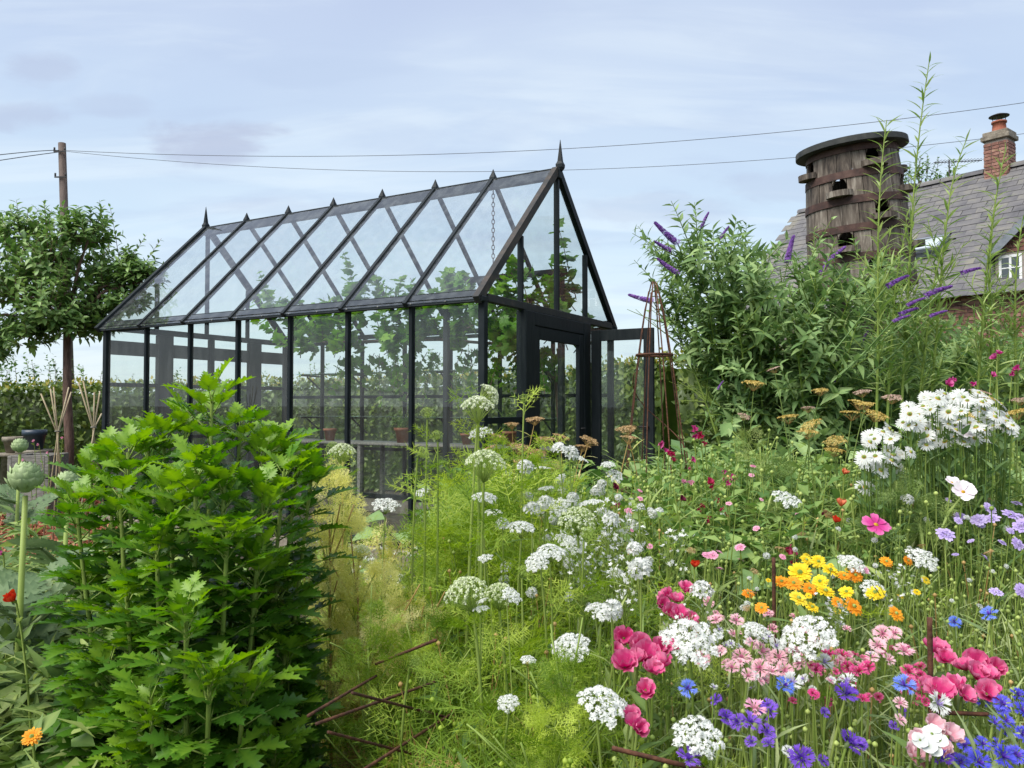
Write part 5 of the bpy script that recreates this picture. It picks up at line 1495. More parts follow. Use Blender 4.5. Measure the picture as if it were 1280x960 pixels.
def put_head(parent, kind, p, size, nrm, spin=None):
    """one bloom, radius size/2, facing nrm; local to parent"""
    s = size / 2
    nrm = np.array(nrm, float); nrm /= np.linalg.norm(nrm)
    q = Vector(nrm).to_track_quat('Z', 'Y').to_matrix().to_4x4()
    m = Matrix.Translation(Vector(p)) @ q @ Matrix.Rotation(random.uniform(0, 6.3) if spin is None else spin, 4, 'Z') @ Matrix.Scale(s, 4)
    if kind in PET:
        n, tl, st_ = {'godetia': (7, .5, .05), 'godetia_pale': (7, .5, .05), 'poppy': (5, .75, .05), 'poppy_coral': (6, .95, .06), 'cosmos': (8, .12, .12), 'cosmos_white': (8, .3, .12), 'phlox': (5, .1, .06)}.get(kind, (3, 1.0, .03))
        o = part('flower_head', EYE if 'cosmos' in kind else CALYX, parent, mw=m)
        for k in range(n):
            a = k * 2 * math.pi / n + random.uniform(-.12, .12)
            mm = Matrix([*rotz(a, (-math.sin(a) * st_, math.cos(a) * st_, .02 * (k % 2)), tl + random.uniform(-.22, .22) + (.35 if 'godetia' in kind and k % 2 else 0), random.uniform(.9, 1.1)).tolist(), [0, 0, 0, 1]])
            part('petal', PET[kind][k % len(PET[kind])], o, mw=mm)
        return o
    o = part('flower_head', VAR[kind][random.randrange(len(VAR[kind]))], parent, mw=m)
    if kind == 'daisy': part('disc', DISC, o)
    return o

LEAFKIND = {'lace': ('feather', 'ammi'), 'flatlace': ('feather', 'ammi'), 'visnaga': ('feather', 'ammi'), 'visbud': ('feather', 'ammi'), 'gold': ('fine', 'dry'), 'tan': ('fine', 'dry'), 'dusty': ('fine', 'dry')}
def flower(name, kind, heads_, label, cat, group=None, size_px=None, r_=.0032, leaf=None, face=(0, -.35, 1), lean=.10, stem=None, nleaf=None):
    """plant whose blooms sit at pixels heads_ = [(px, py, depth, size_px)], rooted in the bed below them"""
    pts = [np.array(at(h[0], h[1], h[2])) for h in heads_]
    c = np.mean(pts, axis=0)
    root = np.array([c[0] + random.uniform(-lean, lean) * .6, c[1] + random.uniform(0, lean), 0.0])
    T = thing(name, label, cat, root, group=group)
    g = Geo(); col = Col()
    lk, lm = leaf or LEAFKIND.get(kind, ('narrow', 'grey_green'))
    for h, p in zip(heads_, pts):
        size = h[3] / F_PX * h[2]
        fc = np.array(face if len(h) < 5 else h[4], float) + rng.normal(size=3) * .16
        fc /= np.linalg.norm(fc)
        e = p - root; e0 = e - fc * size * (.45 if kind in ('lace', 'visnaga', 'flatlace', 'visbud') else .15)
        a = np.array([random.gauss(0, .015), random.gauss(0, .015), -.02])
        m = a + (e0 - a) * .6 + np.array([-(e0[0]) * .25, 0, .12 * e0[2]]) - fc * .05
        tt = np.linspace(0, 1, 8)[:, None]
        P = (1 - tt) ** 2 * a + 2 * tt * (1 - tt) * m + tt ** 2 * e0
        Dv = np.gradient(P, axis=0); Dv /= np.linalg.norm(Dv, axis=1)[:, None] + 1e-9
        tube(g, P, np.linspace(r_ * 1.4, r_ * .8, 8), 5, 0, random.uniform(.35, .75), False)
        if kind not in VAR or True:
            put_head(T, kind if len(h) < 6 else h[5], e - fc * 0, size, fc)
        n = nleaf if nleaf is not None else (7 if lk in ('feather', 'fine') else 9)
        leaf_out(col, P, Dv, n, {'feather': .17, 'fine': .14, 'narrow': .13, 'lance': .10, 'oval': .06, 'broad': .09}[lk], .8, False, .1, (.1, .9))
    gpart('stem', g, stem or STEM, T, True)
    if col.P:
        tp = {'feather': (FE_HI[random.randrange(3)] if heads_[0][2] < 2 else FE[random.randrange(4)]), 'fine': FINE[random.randrange(3)]}.get(lk) or TL[lk]
        gpart('foliage', col.into(Geo(), tp), LM[lm], T, True)
    return T
DY = lambda y: float(np.interp(y, [480, 520, 560, 600, 640, 700, 760, 850, 960], [3.9, 3.7, 3.5, 3.2, 2.9, 2.4, 2.0, 1.62, 1.3]))

# ------------------------------------------------------------------ lace flowers
for i, (x, y, s, d, lb) in enumerate([
    (864, 802, 78, 1.62, 'broad white lace flower above the pink pale cornflower drift'), (752, 881, 66, 1.45, 'white lace flower below the left-hand pink godetia cluster'), (872, 920, 66, 1.36, 'lowest white lace flower, just above a violet cornflower'), (714, 809, 50, 1.75, 'flat white lace flower left of the pink godetias'),
    (1011, 797, 74, 1.68, 'broad white lace flower below the yellow marigolds'), (982, 624, 38, 2.9, 'small white lace flower alone against dark green foliage'), (1065, 705, 34, 2.3, 'white lace flower among the yellow marigolds'), (1092, 738, 34, 2.15, 'white lace flower overlapping a yellow marigold'),
    (1153, 698, 40, 2.35, 'flat white lace flower right of the marigolds'), (482, 631, 36, 3.0, 'flat white lace flower in front of the greenhouse glass'), (606, 623, 34, 2.2, 'white lace flower left of the pincushion flowers'), (635, 879, 30, 1.6, 'small white lace flower at the bottom among ferny leaves'),
    (527, 616, 20, 3.0, 'tiny white lace flower in front of a greenhouse mullion'), (601, 541, 32, 2.4, 'small white lace flower under the topmost green umbel'), (722, 573, 28, 3.1, 'small white lace flower before the greenhouse door'), (652, 660, 38, 2.15, 'loose white lace flower in the middle of the bed'),
    (690, 690, 38, 2.0, 'ragged white lace flower behind the green umbels'), (672, 702, 34, 1.95, 'small ragged white lace flower behind the green umbels'), (945, 788, 36, 1.75, 'small white lace flower between two broad ones'), (755, 766, 36, 1.85, 'white lace flower behind the left godetia cluster'), (660, 825, 22, 1.7, 'very small white lace flower beside the twin green umbels')]):
    flower('lace_flower', 'flatlace' if i in (5, 8, 9, 12, 13, 14) else 'lace', [(x, y, d, s)], lb, 'lace flower', 'white lace flowers', face=(0, -.38, 1), nleaf=4)
for i, (x, y, s, d, fc, lb) in enumerate([
    (597, 510, 46, 2.25, (0, -.25, 1), 'topmost greenish umbel in front of the greenhouse'), (611, 494, 34, 2.3, (.75, -.1, .7), 'tilted green umbel behind the topmost one'), (607, 580, 54, 2.1, (0, -.3, 1), 'wide greenish umbel halfway up the middle stems'), (583, 742, 60, 1.75, (-.1, -.35, 1), 'larger left umbel of the twin green umbels'),
    (626, 745, 46, 1.85, (.15, -.3, 1), 'smaller right umbel of the twin green umbels'), (722, 652, 50, 2.15, (.1, -.2, 1), 'pale green umbel left of the white pincushions'), (428, 566, 36, 2.6, (-.1, -.3, 1), 'green umbel beside the lovage plant'), (452, 690, 26, 2.4, (0, -.2, 1), 'small pale green umbel above the yellow fennel')]):
    flower('toothpick_weed', 'visnaga', [(x, y, d, s, fc)], lb, 'umbel flower', 'greenish dome umbels', r_=.0045, nleaf=9)
for i, (x, y, s, d, lb) in enumerate([(534, 517, 20, 2.5, 'lime green bud nodding left of the topmost umbel'), (655, 499, 16, 2.6, 'small lime bud against the door post'), (528, 567, 20, 2.4, 'lime green bud left of the wide umbel'), (416, 560, 20, 2.7, 'lime bud beside the greenhouse mullion'), (546, 545, 18, 2.4, 'middle lime bud left of the wide umbel'),
                                      (518, 828, 22, 1.7, 'lime bud on a long stalk above the rusty rods'), (735, 668, 24, 2.1, 'lime bud just right of the pale green umbel'), (655, 715, 20, 2.0, 'lime bud behind the twin green umbels'), (410, 592, 18, 2.6, 'lowest lime bud beside the lovage')]):
    flower('toothpick_weed', 'visbud', [(x, y, d, s, (random.uniform(-.6, .6), -.3, .8))], lb, 'umbel bud', 'lime green umbel buds', r_=.0035, nleaf=8)
# ------------------------------------------------------------------ white pincushions
for x, y, s, lb in [(713, 567, 20, 'white pincushion flower before the open door, right one of a pair'), (699, 562, 18, 'white pincushion flower before the open door, left one of a pair'), (657, 584, 19, 'white pincushion flower under the brown yarrow'), (763, 650, 20, 'white pincushion on a curved stalk beside the obelisk'), (682, 629, 19, 'white pincushion flower in the middle of the bed'),
                    (665, 637, 20, 'half open white pincushion beside the middle one'), (800, 711, 28, 'white pincushion below the tiny white sprays'), (793, 686, 18, 'small white pincushion right of the tiny sprays'), (877, 739, 26, 'round white pincushion above the broad lace flower'), (766, 762, 24, 'white pincushion left of the godetias'),
                    (801, 634, 10, 'tiny white flower at the obelisk foot'), (628, 655, 16, 'small white pincushion by the green umbels'), (716, 622, 14, 'small white pincushion between the stems')]:
    flower('pincushion_flower', 'ball', [(x, y, DY(y) * .84, s * 1.1)], lb, 'scabious', 'white pincushion flowers', leaf=('narrow', 'meadow'), face=(random.uniform(-.3, .3), -.45, .9))
# ------------------------------------------------------------------ gold and brown flat umbels
def ordlab(lst, fmt):
    idx = sorted(range(len(lst)), key=lambda i: lst[i][0]); r_ = [None] * len(lst)
    for k, i in enumerate(idx): r_[i] = fmt.format(ORD[k] if k < 20 else 'last')
    return r_
GOLD = [(943, 479, 30), (985, 521, 28), (1013, 531, 30), (1010, 540, 28), (1044, 551, 30), (1065, 516, 30), (1076, 504, 28), (1096, 519, 30), (1043, 563, 26), (1081, 505, 24), (1210, 519, 34), (1235, 498, 24), (1270, 515, 30), (1025, 488, 22)]
for (x, y, s), lb in zip(GOLD, ordlab(GOLD, 'flat golden yarrow head, {} from the left before the buddleia')):
    flower('yarrow_plant', 'gold', [(x, y, 3.5 + random.uniform(-.2, .2), s)], lb, 'yarrow', 'golden yarrow heads', face=(0, -.16, 1), stem=LM['meadow'], r_=.0026, nleaf=8, leaf=('narrow', 'meadow'), lean=.3)
TAN = [(620, 545, 28), (650, 559, 30), (682, 549, 30), (656, 575, 28), (692, 582, 26), (668, 524, 24), (702, 546, 24), (737, 550, 26), (640, 530, 20), (690, 603, 30), (783, 536, 28), (786, 547, 26), (612, 560, 22), (728, 558, 22), (672, 566, 26)]
for (x, y, s), lb in zip(TAN, ordlab(TAN, 'brown flat yarrow head, {} from the left before the greenhouse door')):
    flower('yarrow_plant', 'tan', [(x, y, 3.9 + random.uniform(-.3, .3), s)], lb, 'yarrow', 'brown yarrow heads', face=(0, -.16, 1), stem=LM['dry'], r_=.0024, nleaf=7, leaf=('narrow', 'fennel'), lean=.3)
DUS = [(967, 461, 18), (1077, 490, 22), (1115, 497, 26), (1225, 490, 26), (930, 520, 18), (1275, 500, 22), (1010, 510, 18)]
for (x, y, s), lb in zip(DUS, ordlab(DUS, 'faded pinkish yarrow head, {} from the left before the buddleia')):
    flower('yarrow_plant', 'dusty', [(x, y, 3.6, s)], lb, 'yarrow', 'faded yarrow heads', face=(0, -.16, 1), stem=LM['meadow'], r_=.0026, nleaf=8, leaf=('narrow', 'meadow'), lean=.3)
# ------------------------------------------------------------------ daisies
def daisy_clump(n, xr, yr, d, lb, root_px, r0=(16, 25)):
    rx = at(root_px, 620, d); T = thing('daisy_clump', lb, 'daisy', (rx.x, rx.y, 0), group='shasta daisies')
    o = np.array([rx.x, rx.y, 0]); g, col = Geo(), Col()
    k = 0; used = []
    while k < n:
        x, y = random.uniform(*xr), random.uniform(*yr)
        u, v = (x - sum(xr) / 2) / ((xr[1] - xr[0]) / 2), (y - sum(yr) / 2) / ((yr[1] - yr[0]) / 2)
        if u * u + v * v > 1.05 + .25 * math.sin(x * .13) or math.sin(x * .11) * math.sin(y * .17 + 1) > .55: continue
        k += 1
        p = np.array(at(x, y, d + random.uniform(-.25, .35))) - o
        s = random.uniform(*r0) / F_PX * d
        fc = np.array([u * .45 + random.gauss(0, .4), -.65 + random.gauss(0, .4), .75])
        put_head(T, 'daisy', p, s, fc)
        a = np.array([p[0] * .35, p[1] * .3, 0]); e = p - fc / np.linalg.norm(fc) * s * .1; m = np.array([e[0] * .9, e[1] * .9, e[2] * .55]); tt = np.linspace(0, 1, 6)[:, None]
        P = (1 - tt) ** 2 * a + 2 * tt * (1 - tt) * m + tt ** 2 * e; Dv = np.gradient(P, axis=0); Dv /= np.linalg.norm(Dv, axis=1)[:, None]
        tube(g, P, .0022, 4, 0, .2, False); leaf_out(col, P, Dv, 9, .11, .7, False, .1, (.0, .6))
    gpart('stem', g, STEM, T, True); gpart('foliage', col.into(Geo(), TL['lance']), LM['bud'], T, True)
daisy_clump(130, (1128, 1266), (490, 552), 3.2, 'big clump of white daisies in front of the bushes', 1195)
daisy_clump(40, (1078, 1142), (533, 592), 3.1, 'smaller clump of white daisies left of the big one', 1112)
for x, y, s, lb in ((1082, 609, 26, 'single white daisy below the smaller daisy clump'), (1158, 556, 20, 'single daisy hanging below the big clump'), (1205, 552, 20, 'lone daisy at the lower right of the big clump')):
    flower('daisy_plant', 'daisy', [(x, y, 3.0, s)], lb, 'daisy', 'single daisies', face=(0, -.7, .7), leaf=('lance', 'bud'))
flower('daisy_plant', 'ball', [(1134, 625, 2.9, 16)], 'small half open white daisy below the clumps', 'daisy', leaf=('lance', 'bud'))
# ------------------------------------------------------------------ marigolds
MY = [(1000, 716, 32), (998, 748, 26), (1038, 713, 24), (1025, 727, 22), (1032, 739, 26), (1023, 702, 20), (1015, 759, 20), (1094, 741, 26), (1058, 740, 20), (1008, 700, 18)]
for (x, y, s), lb in zip(MY, ordlab(MY, 'bright yellow marigold, {} from the left in the marigold patch')):
    flower('marigold_plant', 'mari_yellow', [(x, y, DY(y), s)], lb, 'marigold', 'yellow marigolds', leaf=('lance', 'meadow'), face=(random.gauss(0, .2), -.6, .8))
MO = [(977, 727, 20), (992, 729, 22), (1012, 736, 20), (1055, 720, 18), (1069, 719, 20), (1067, 758, 26), (1047, 753, 18), (1120, 767, 22), (1108, 702, 18), (1135, 701, 14), (935, 742, 16), (952, 760, 18)]
for (x, y, s), lb in zip(MO, ordlab(MO, 'orange marigold, {} from the left in the marigold patch')):
    flower('marigold_plant', 'mari_orange', [(x, y, DY(y), s)], lb, 'marigold', 'orange marigolds', leaf=('lance', 'meadow'), face=(random.gauss(0, .2), -.6, .8))
flower('marigold_plant', 'mari_orange', [(40, 921, 1.6, 26)], 'orange marigold at the lower left of the lovage', 'marigold', leaf=('lance', 'meadow'), face=(.1, -.7, .7))
# ------------------------------------------------------------------ godetias
def fan(lst, name, kind, cat, group, fmt, d=None, fc=(0, -.6, .8), leaf=('lance', 'meadow'), **k):
    for q, lb in zip(lst, ordlab(lst, fmt)):
        x, y, s = q[:3]
        flower(name, kind, [(x, y, (q[3] if len(q) > 3 else DY(y)) if d is None else d, s)], lb, cat, group, face=(fc[0] + random.gauss(0, .25), fc[1] + random.gauss(0, .2), fc[2]), leaf=leaf, **k)
fan([(780, 798, 34), (798, 808, 38), (781, 833, 42), (808, 822, 42), (826, 814, 36), (828, 834, 36), (839, 812, 30), (796, 828, 36), (816, 840, 34), (807, 863, 30), (788, 896, 30), (798, 912, 28), (792, 905, 26), (770, 815, 26)], 'godetia_plant', 'godetia', 'godetia', 'left godetia cluster', 'rose pink godetia, {} from the left in the left-hand cluster')
fan([(835, 747, 28), (857, 738, 24), (850, 773, 34), (838, 768, 28), (862, 776, 26), (828, 756, 24), (845, 752, 24)], 'godetia_plant', 'godetia', 'godetia', 'upper godetia cluster', 'rose pink godetia, {} from the left above the broad lace flower')
fan([(1170, 817, 40), (1220, 830, 40), (1217, 845, 40), (1233, 868, 38), (1173, 868, 42), (1193, 863, 38), (1233, 845, 32), (1182, 826, 30), (1207, 838, 32), (1160, 860, 30), (1205, 870, 30), (1245, 835, 28)], 'godetia_plant', 'godetia', 'godetia', 'right godetia cluster', 'rose pink godetia, {} from the left in the right-hand cluster')
fan([(1163, 907, 34), (1143, 948, 38), (1187, 920, 36), (1150, 925, 30), (1178, 938, 30)], 'godetia_plant', 'godetia_pale', 'godetia', 'pale godetias', 'pale pink godetia, {} from the left around the white phlox')
flower('phlox_plant', 'phlox', [(1150, 925, 1.30, 24), (1165, 917, 1.32, 26), (1160, 932, 1.30, 24), (1175, 926, 1.31, 24), (1168, 938, 1.3, 22)], 'white phlox among the pale pink godetias', 'phlox', face=(0, -.7, .7), leaf=('lance', 'meadow'))
# ------------------------------------------------------------------ cornflowers
fan([(860, 861, 26), (980, 858, 28), (1130, 857, 32), (1193, 778, 18), (1237, 768, 24)], 'cornflower_plant', 'corn_sky_blue', 'cornflower', 'bright blue cornflowers', 'bright blue cornflower, {} from the left above the bottom row', leaf=('narrow', 'grey_green'))
fan([(907, 897, 24), (922, 903, 24), (937, 903, 34), (962, 890, 30), (958, 916, 26), (860, 949, 36), (1002, 948, 36), (1058, 868, 34), (1062, 929, 38), (1177, 951, 34)], 'cornflower_plant', 'corn_violet', 'cornflower', 'violet cornflowers', 'violet blue cornflower, {} from the left along the bottom', leaf=('narrow', 'grey_green'))
fan([(1222, 953, 34), (1253, 946, 34), (1253, 880, 26), (1257, 902, 24), (1277, 890, 28), (1228, 930, 22), (1270, 945, 30), (1243, 905, 24), (1278, 918, 24)], 'cornflower_plant', 'corn_blue', 'cornflower', 'corner cornflowers', 'deep blue cornflower, {} from the left in the lower right corner', leaf=('narrow', 'grey_green'))
fan([(927, 823, 28), (952, 815, 28), (950, 836, 28), (973, 822, 26), (980, 838, 26), (877, 823, 24), (885, 753, 18), (920, 776, 22), (915, 835, 22), (935, 845, 22), (1000, 830, 20), (965, 840, 22), (900, 815, 20), (895, 775, 18), (940, 805, 20), (990, 815, 20)], 'cornflower_plant', 'corn_pale_pink', 'cornflower', 'pale pink cornflower drift', 'pale pink cornflower, {} from the left in the drift', leaf=('narrow', 'grey_green'))
fan([(1103, 793, 26), (1118, 792, 22), (1097, 807, 24), (1130, 814, 28), (1090, 822, 20), (1110, 825, 20), (1125, 880, 20), (1125, 900, 18)], 'cornflower_plant', 'corn_pale_pink', 'cornflower', 'right pale pink cornflowers', 'pale pink cornflower, {} from the left beside the right stake', leaf=('narrow', 'grey_green'))
fan([(1073, 840, 26), (1053, 820, 24), (1035, 820, 24), (1085, 835, 22), (1020, 838, 22), (1060, 835, 20), (1135, 840, 22), (1140, 855, 20)], 'cornflower_plant', 'corn_rose', 'cornflower', 'rose red cornflowers', 'rose red cornflower, {} from the left behind the violet ones', leaf=('narrow', 'grey_green'))
fan([(940, 800, 24), (990, 853, 30), (1060, 853, 28), (1172, 880, 34), (985, 940, 18), (1030, 828, 26), (970, 808, 22)], 'cornflower_plant', 'corn_white', 'cornflower', 'white cornflowers', 'white cornflower with lilac centre, {} from the left', leaf=('narrow', 'grey_green'))
flower('cornflower_plant', 'corn_pink', [(943, 886, 1.5, 32)], 'clear pink cornflower above the violet ones', 'cornflower')
fan([(1182, 668, 24), (1263, 643, 22), (1240, 648, 20), (1223, 650, 20), (1277, 657, 22), (1237, 635, 18), (1200, 645, 16), (1272, 680, 18), (1245, 740, 18), (1277, 738, 20)], 'scabious_plant', 'scab', 'scabious', 'lilac scabious', 'lilac scabious, {} from the left near the right edge', leaf=('narrow', 'meadow'))
fan([(925, 684, 14), (891, 694, 14), (883, 694, 12), (1080, 712, 14)], 'scabious_plant', 'scab_pink', 'scabious', 'small pink scabious', 'small pink scabious, {} from the left in the green tangle', leaf=('narrow', 'meadow'))
# ------------------------------------------------------------------ poppies, cosmos, peas
for x, y, s, k, d, lb in ((18, 751, 26, 'poppy', 2.0, 'red poppy at the left edge beside the lovage'), (868, 709, 18, 'poppy', 2.3, 'small red poppy in front of the pea tangle'), (1051, 633, 18, 'poppy_coral', 2.9, 'upper orange red poppy above the marigolds'), (1044, 653, 16, 'poppy', 2.8, 'lower orange red poppy above the marigolds'), (1055, 593, 14, 'poppy_coral', 3.2, 'salmon pink bloom below the golden yarrow')):
    flower('poppy_plant', k, [(x, y, d, s)], lb, 'poppy', 'poppies', face=(0, -.5, .8), leaf=('lance', 'meadow'))
for x, y, s, k, d, lb in ((1095, 656, 34, 'cosmos', 2.6, 'magenta cosmos above the white lace flowers'), (1204, 615, 28, 'cosmos_white', 2.8, 'white cosmos below the big daisy clump'), (1204, 541, 22, 'cosmos_white', 3.0, 'pale pink cosmos in front of the daisies'), (1190, 603, 18, 'cosmos_white', 2.9, 'small white cosmos beside the larger one')):
    flower('cosmos_plant', k, [(x, y, d, s)], lb, 'cosmos', 'cosmos flowers', face=(.1, -.55, .8), leaf=('feather', 'meadow'))
PEA = [(869, 538, 16), (876, 546, 16), (825, 555, 14), (837, 569, 16), (888, 604, 16), (914, 598, 16), (897, 628, 16), (878, 633, 14), (902, 639, 14), (886, 648, 14), (985, 692, 24), (866, 575, 12), (905, 590, 10)]
for (x, y, s), lb in zip(PEA, ordlab(PEA, 'crimson sweet pea bloom, {} from the left in the green tangle')):
    flower('sweet_pea', random.choice(['pea', 'pea', 'pea_magenta']), [(x, y, DY(y) + .3, s * 1.15), (x + random.uniform(-8, 8), y + random.uniform(6, 12), DY(y) + .3, s * .9)], lb, 'sweet pea', 'crimson sweet peas', leaf=('oval', 'pea'), face=(0, -.8, .3))
for x, y, s, k, lb in ((854, 603, 12, 'pea_pink', 'pale pink sweet pea, left of a pair'), (864, 605, 12, 'pea_pink', 'pale pink sweet pea, right of a pair'), (1030, 643, 14, 'pea_maroon', 'dark maroon sweet pea beside the orange poppies'), (852, 625, 14, 'pea_maroon', 'dark maroon sweet pea in the tangle'), (768, 610, 14, 'pea_maroon', 'dark maroon sweet pea at the obelisk'), (771, 632, 12, 'pea_magenta', 'purple sweet pea at the obelisk foot'), (2, 692, 16, 'pea_magenta', 'purple bloom at the left picture edge')):
    flower('sweet_pea', k, [(x, y, DY(y) + .2, s * 1.2)], lb, 'sweet pea', 'single sweet peas', leaf=('oval', 'pea'), face=(0, -.8, .4))
fan([(1244, 448, 16), (1272, 462, 18), (1185, 481, 20), (1215, 481, 16), (1240, 470, 14), (1248, 443, 14), (1265, 468, 14), (1190, 476, 14)], 'sweet_pea', 'pea_magenta', 'sweet pea', 'magenta blooms in the bushes', 'magenta bloom, {} from the left above the daisies', d=3.9, fc=(0, -.8, .4), leaf=('oval', 'pea'))
fan([(42, 552, 7), (48, 556, 7), (60, 566, 6), (78, 548, 7), (30, 575, 7)], 'pelargonium', 'pea_pink', 'pelargonium', 'pink blooms by the raised bed', 'pink bloom, {} from the left by the raised bed', d=8.0, fc=(0, -.9, .3), leaf=('oval', 'pea'))
# ------------------------------------------------------------------ tiny white sprays
SPR = [(742, 655, 2.6, .24), (778, 690, 2.35, .24), (725, 690, 2.35, .22), (792, 668, 2.6, .22), (815, 690, 2.4, .2), (745, 715, 2.2, .2), (780, 730, 2.1, .2), (470, 700, 4.6, .35), (455, 715, 4.2, .3), (495, 722, 4.0, .3), (1000, 770, 1.9, .14), (1140, 740, 2.1, .16), (880, 790, 1.8, .13)]
for (x, y, d, h), lb in zip(SPR, ordlab(SPR, 'airy spray of tiny white flowers, {} from the left')):
    c = at(x, y, d); T = thing('white_spray', lb, 'filler flower', (c.x, c.y, 0), group='airy white sprays')
    z0 = c.z - h * .6
    g = Geo(); P, Dv = shoot((0, 0, -.02), (random.gauss(0, .05), 0, 1), z0 + .03, 5, 0, .04); tube(g, P, .003, 4, 0, .5, False); c2 = Col(); leaf_out(c2, P, Dv, 10, .09, .8); gpart('stem', g, STEM, T, True); gpart('foliage', c2.into(Geo(), TL['narrow']), LM['meadow'], T, True)
    for k in range(1):
        part('flower_spray', VAR['spray'][random.randrange(4)], T, mw=Matrix.Translation(tuple(P[-1])) @ Matrix.Rotation(random.uniform(0, 6), 4, 'Z') @ Matrix.Scale(h, 4))
# ------------------------------------------------------------------ small blooms nothing tells apart, scattered through the drifts
def scatter_blooms(n, kind, name, cat, xr, yr, sr, label, group, leaf=('narrow', 'grey_green'), fc=(0, -.5, .8)):
    xs = sorted(random.uniform(*xr) for _ in range(n))
    for i in range(n):
        y = random.uniform(*yr)
        flower(name, kind, [(xs[i], y, (DY(y) + random.uniform(-.1, .25)) * (.86 if kind == 'flatlace' else 1), random.uniform(*sr))], label.replace('#', ORD[i] + ' from the left'), cat, group, face=(random.gauss(0, .35), fc[1] + random.gauss(0, .3), fc[2]), leaf=leaf, r_=.0018, nleaf=0)
scatter_blooms(38, 'corn_pale_pink', 'cornflower_plant', 'cornflower', (865, 1090), (765, 855), (11, 18), 'tiny faded pink cornflower, # in the pink drift', 'tiny faded pink cornflowers')
scatter_blooms(28, 'corn_rose', 'cornflower_plant', 'cornflower', (990, 1160), (810, 880), (11, 18), 'tiny rose red cornflower, # in the pink drift', 'tiny rose red cornflowers')
scatter_blooms(22, 'corn_white', 'cornflower_plant', 'cornflower', (880, 1090), (780, 880), (11, 17), 'tiny white cornflower, # in the pink drift', 'tiny white cornflowers')
scatter_blooms(14, 'corn_violet', 'cornflower_plant', 'cornflower', (890, 1190), (850, 955), (13, 24), 'small violet cornflower, # along the bottom', 'small violet cornflowers')
scatter_blooms(16, 'scab_pink', 'scabious_plant', 'scabious', (780, 1000), (570, 720), (6, 11), 'tiny pink bloom, # in the pea tangle', 'tiny pink blooms in the tangle')
scatter_blooms(16, 'mari_yellow', 'marigold_plant', 'marigold', (940, 1160), (690, 775), (7, 13), 'small yellow bloom, # around the marigold patch', 'small yellow blooms')
scatter_blooms(10, 'corn_blue', 'cornflower_plant', 'cornflower', (1190, 1290), (860, 955), (14, 24), 'small blue cornflower, # in the lower right corner', 'small blue corner cornflowers')
scatter_blooms(36, 'ball', 'pincushion_flower', 'scabious', (625, 830), (590, 760), (9, 17), 'tiny white pincushion, # among the middle stems', 'tiny white pincushions')
scatter_blooms(30, 'ball', 'pincushion_flower', 'scabious', (900, 1260), (640, 770), (5, 9), 'pinhead white bloom, # in the right meadow', 'pinhead white blooms')
scatter_blooms(14, 'tan', 'seed_umbel', 'seed head', (860, 1260), (600, 770), (10, 18), 'small straw coloured seed head, # in the right meadow', 'straw coloured seed heads', fc=(0, -.2, 1))
scatter_blooms(16, 'scab', 'scabious_plant', 'scabious', (1180, 1290), (625, 700), (9, 14), 'tiny lilac scabious, # near the right edge', 'tiny lilac scabious')
scatter_blooms(16, 'flatlace', 'lace_flower', 'lace flower', (600, 800), (575, 770), (18, 34), 'loose white lace flower, # among the middle stems', 'loose white lace flowers', leaf=('feather', 'ammi'), fc=(0, -.3, 1))
# ------------------------------------------------------------------ artichokes
def artichoke(px, py, d, s, lb):
    c = at(px, py, d); T = thing('globe_artichoke', lb, 'artichoke', (c.x - .02, c.y, 0), group='globe artichokes')
    g = Geo(); P = [(0, 0, 0), (.005, 0, c.z * .5), (.02, 0, c.z - s * .4)]
    tube(g, P, [.012, .010, .008], 8, 0, .7); gpart('stem', g, STEM, T, True)
    B = Geo()
    petal(B, 1, lambda t: .42 * math.sin(math.pi * min(1, .25 + .75 * (1 - t) ** .8)) if t < .95 else .02, lambda t: .32 * t * t, .3, 5, 4, 0, .25, .7)
    bm_ = B.mesh('bract', [FL['artichoke']], True)
    core = Geo(); lathe(core, [(.1, -.3), (.36, -.1), (.42, .15), (.3, .42), (.05, .5)], 12, 0, .4)
    head = gpart('flower_bud', core, FL['artichoke'], T, True, mw=Matrix.Translation((.02, 0, c.z)) @ Matrix.Scale(s, 4))
    for row, (n, r_, z, tl, L) in enumerate(((9, .30, -.22, .75, .46), (9, .37, -.08, 1.05, .46), (9, .36, .08, 1.22, .44), (8, .30, .22, 1.35, .38), (6, .2, .34, 1.45, .3))):
        for k in range(n):
            a = k * 2 * math.pi / n + row * .35
            mm = Matrix([*rotz(a, (-math.sin(a) * r_, math.cos(a) * r_, z), tl + random.uniform(-.08, .08), L).tolist(), [0, 0, 0, 1]]); part('bract', bm_, head, mw=mm)
    # jagged silver leaves
    lf = Geo()
    for k in range(9):
        t = k / 9
        for sx in (-1, 1):
            toothed_leaflet(lf, rotz(-sx * (1.0 - .5 * t), (0, t, -.35 * t * t), .1), .34 * (1 - .5 * t), .085, random.uniform(.3, .7))
    toothed_leaflet(lf, rotz(0, (0, .95, -.33), -.4), .25, .1); bar(lf, (0, 0, .0), (0, .55, -.1), .03, .03, tint=.9); bar(lf, (0, .55, -.1), (0, 1, -.35), .02, .02, tint=.9)
    lm_ = lf.mesh('leaf', [LM['silver']], True)
    for k in range(9):
        a = k * 2.4 + px; p = Vector((0, 0, random.uniform(.15, c.z * .72)))
        mm = Matrix.Translation(p) @ Matrix.Rotation(a, 4, 'Z') @ Matrix.Rotation(random.uniform(.3, .9), 4, 'X') @ Matrix.Scale(random.uniform(.3, .5), 4); part('leaf', lm_, T, mw=mm)
pmat('artichoke', [(0.20, 0.29, 0.12), (0.32, 0.42, 0.20), (0.44, 0.52, 0.30)], .05)
artichoke(32, 603, 2.45, .105, 'large globe artichoke bud at the left edge')
artichoke(85, 607, 3.1, .095, 'smaller artichoke bud half hidden by the lovage')
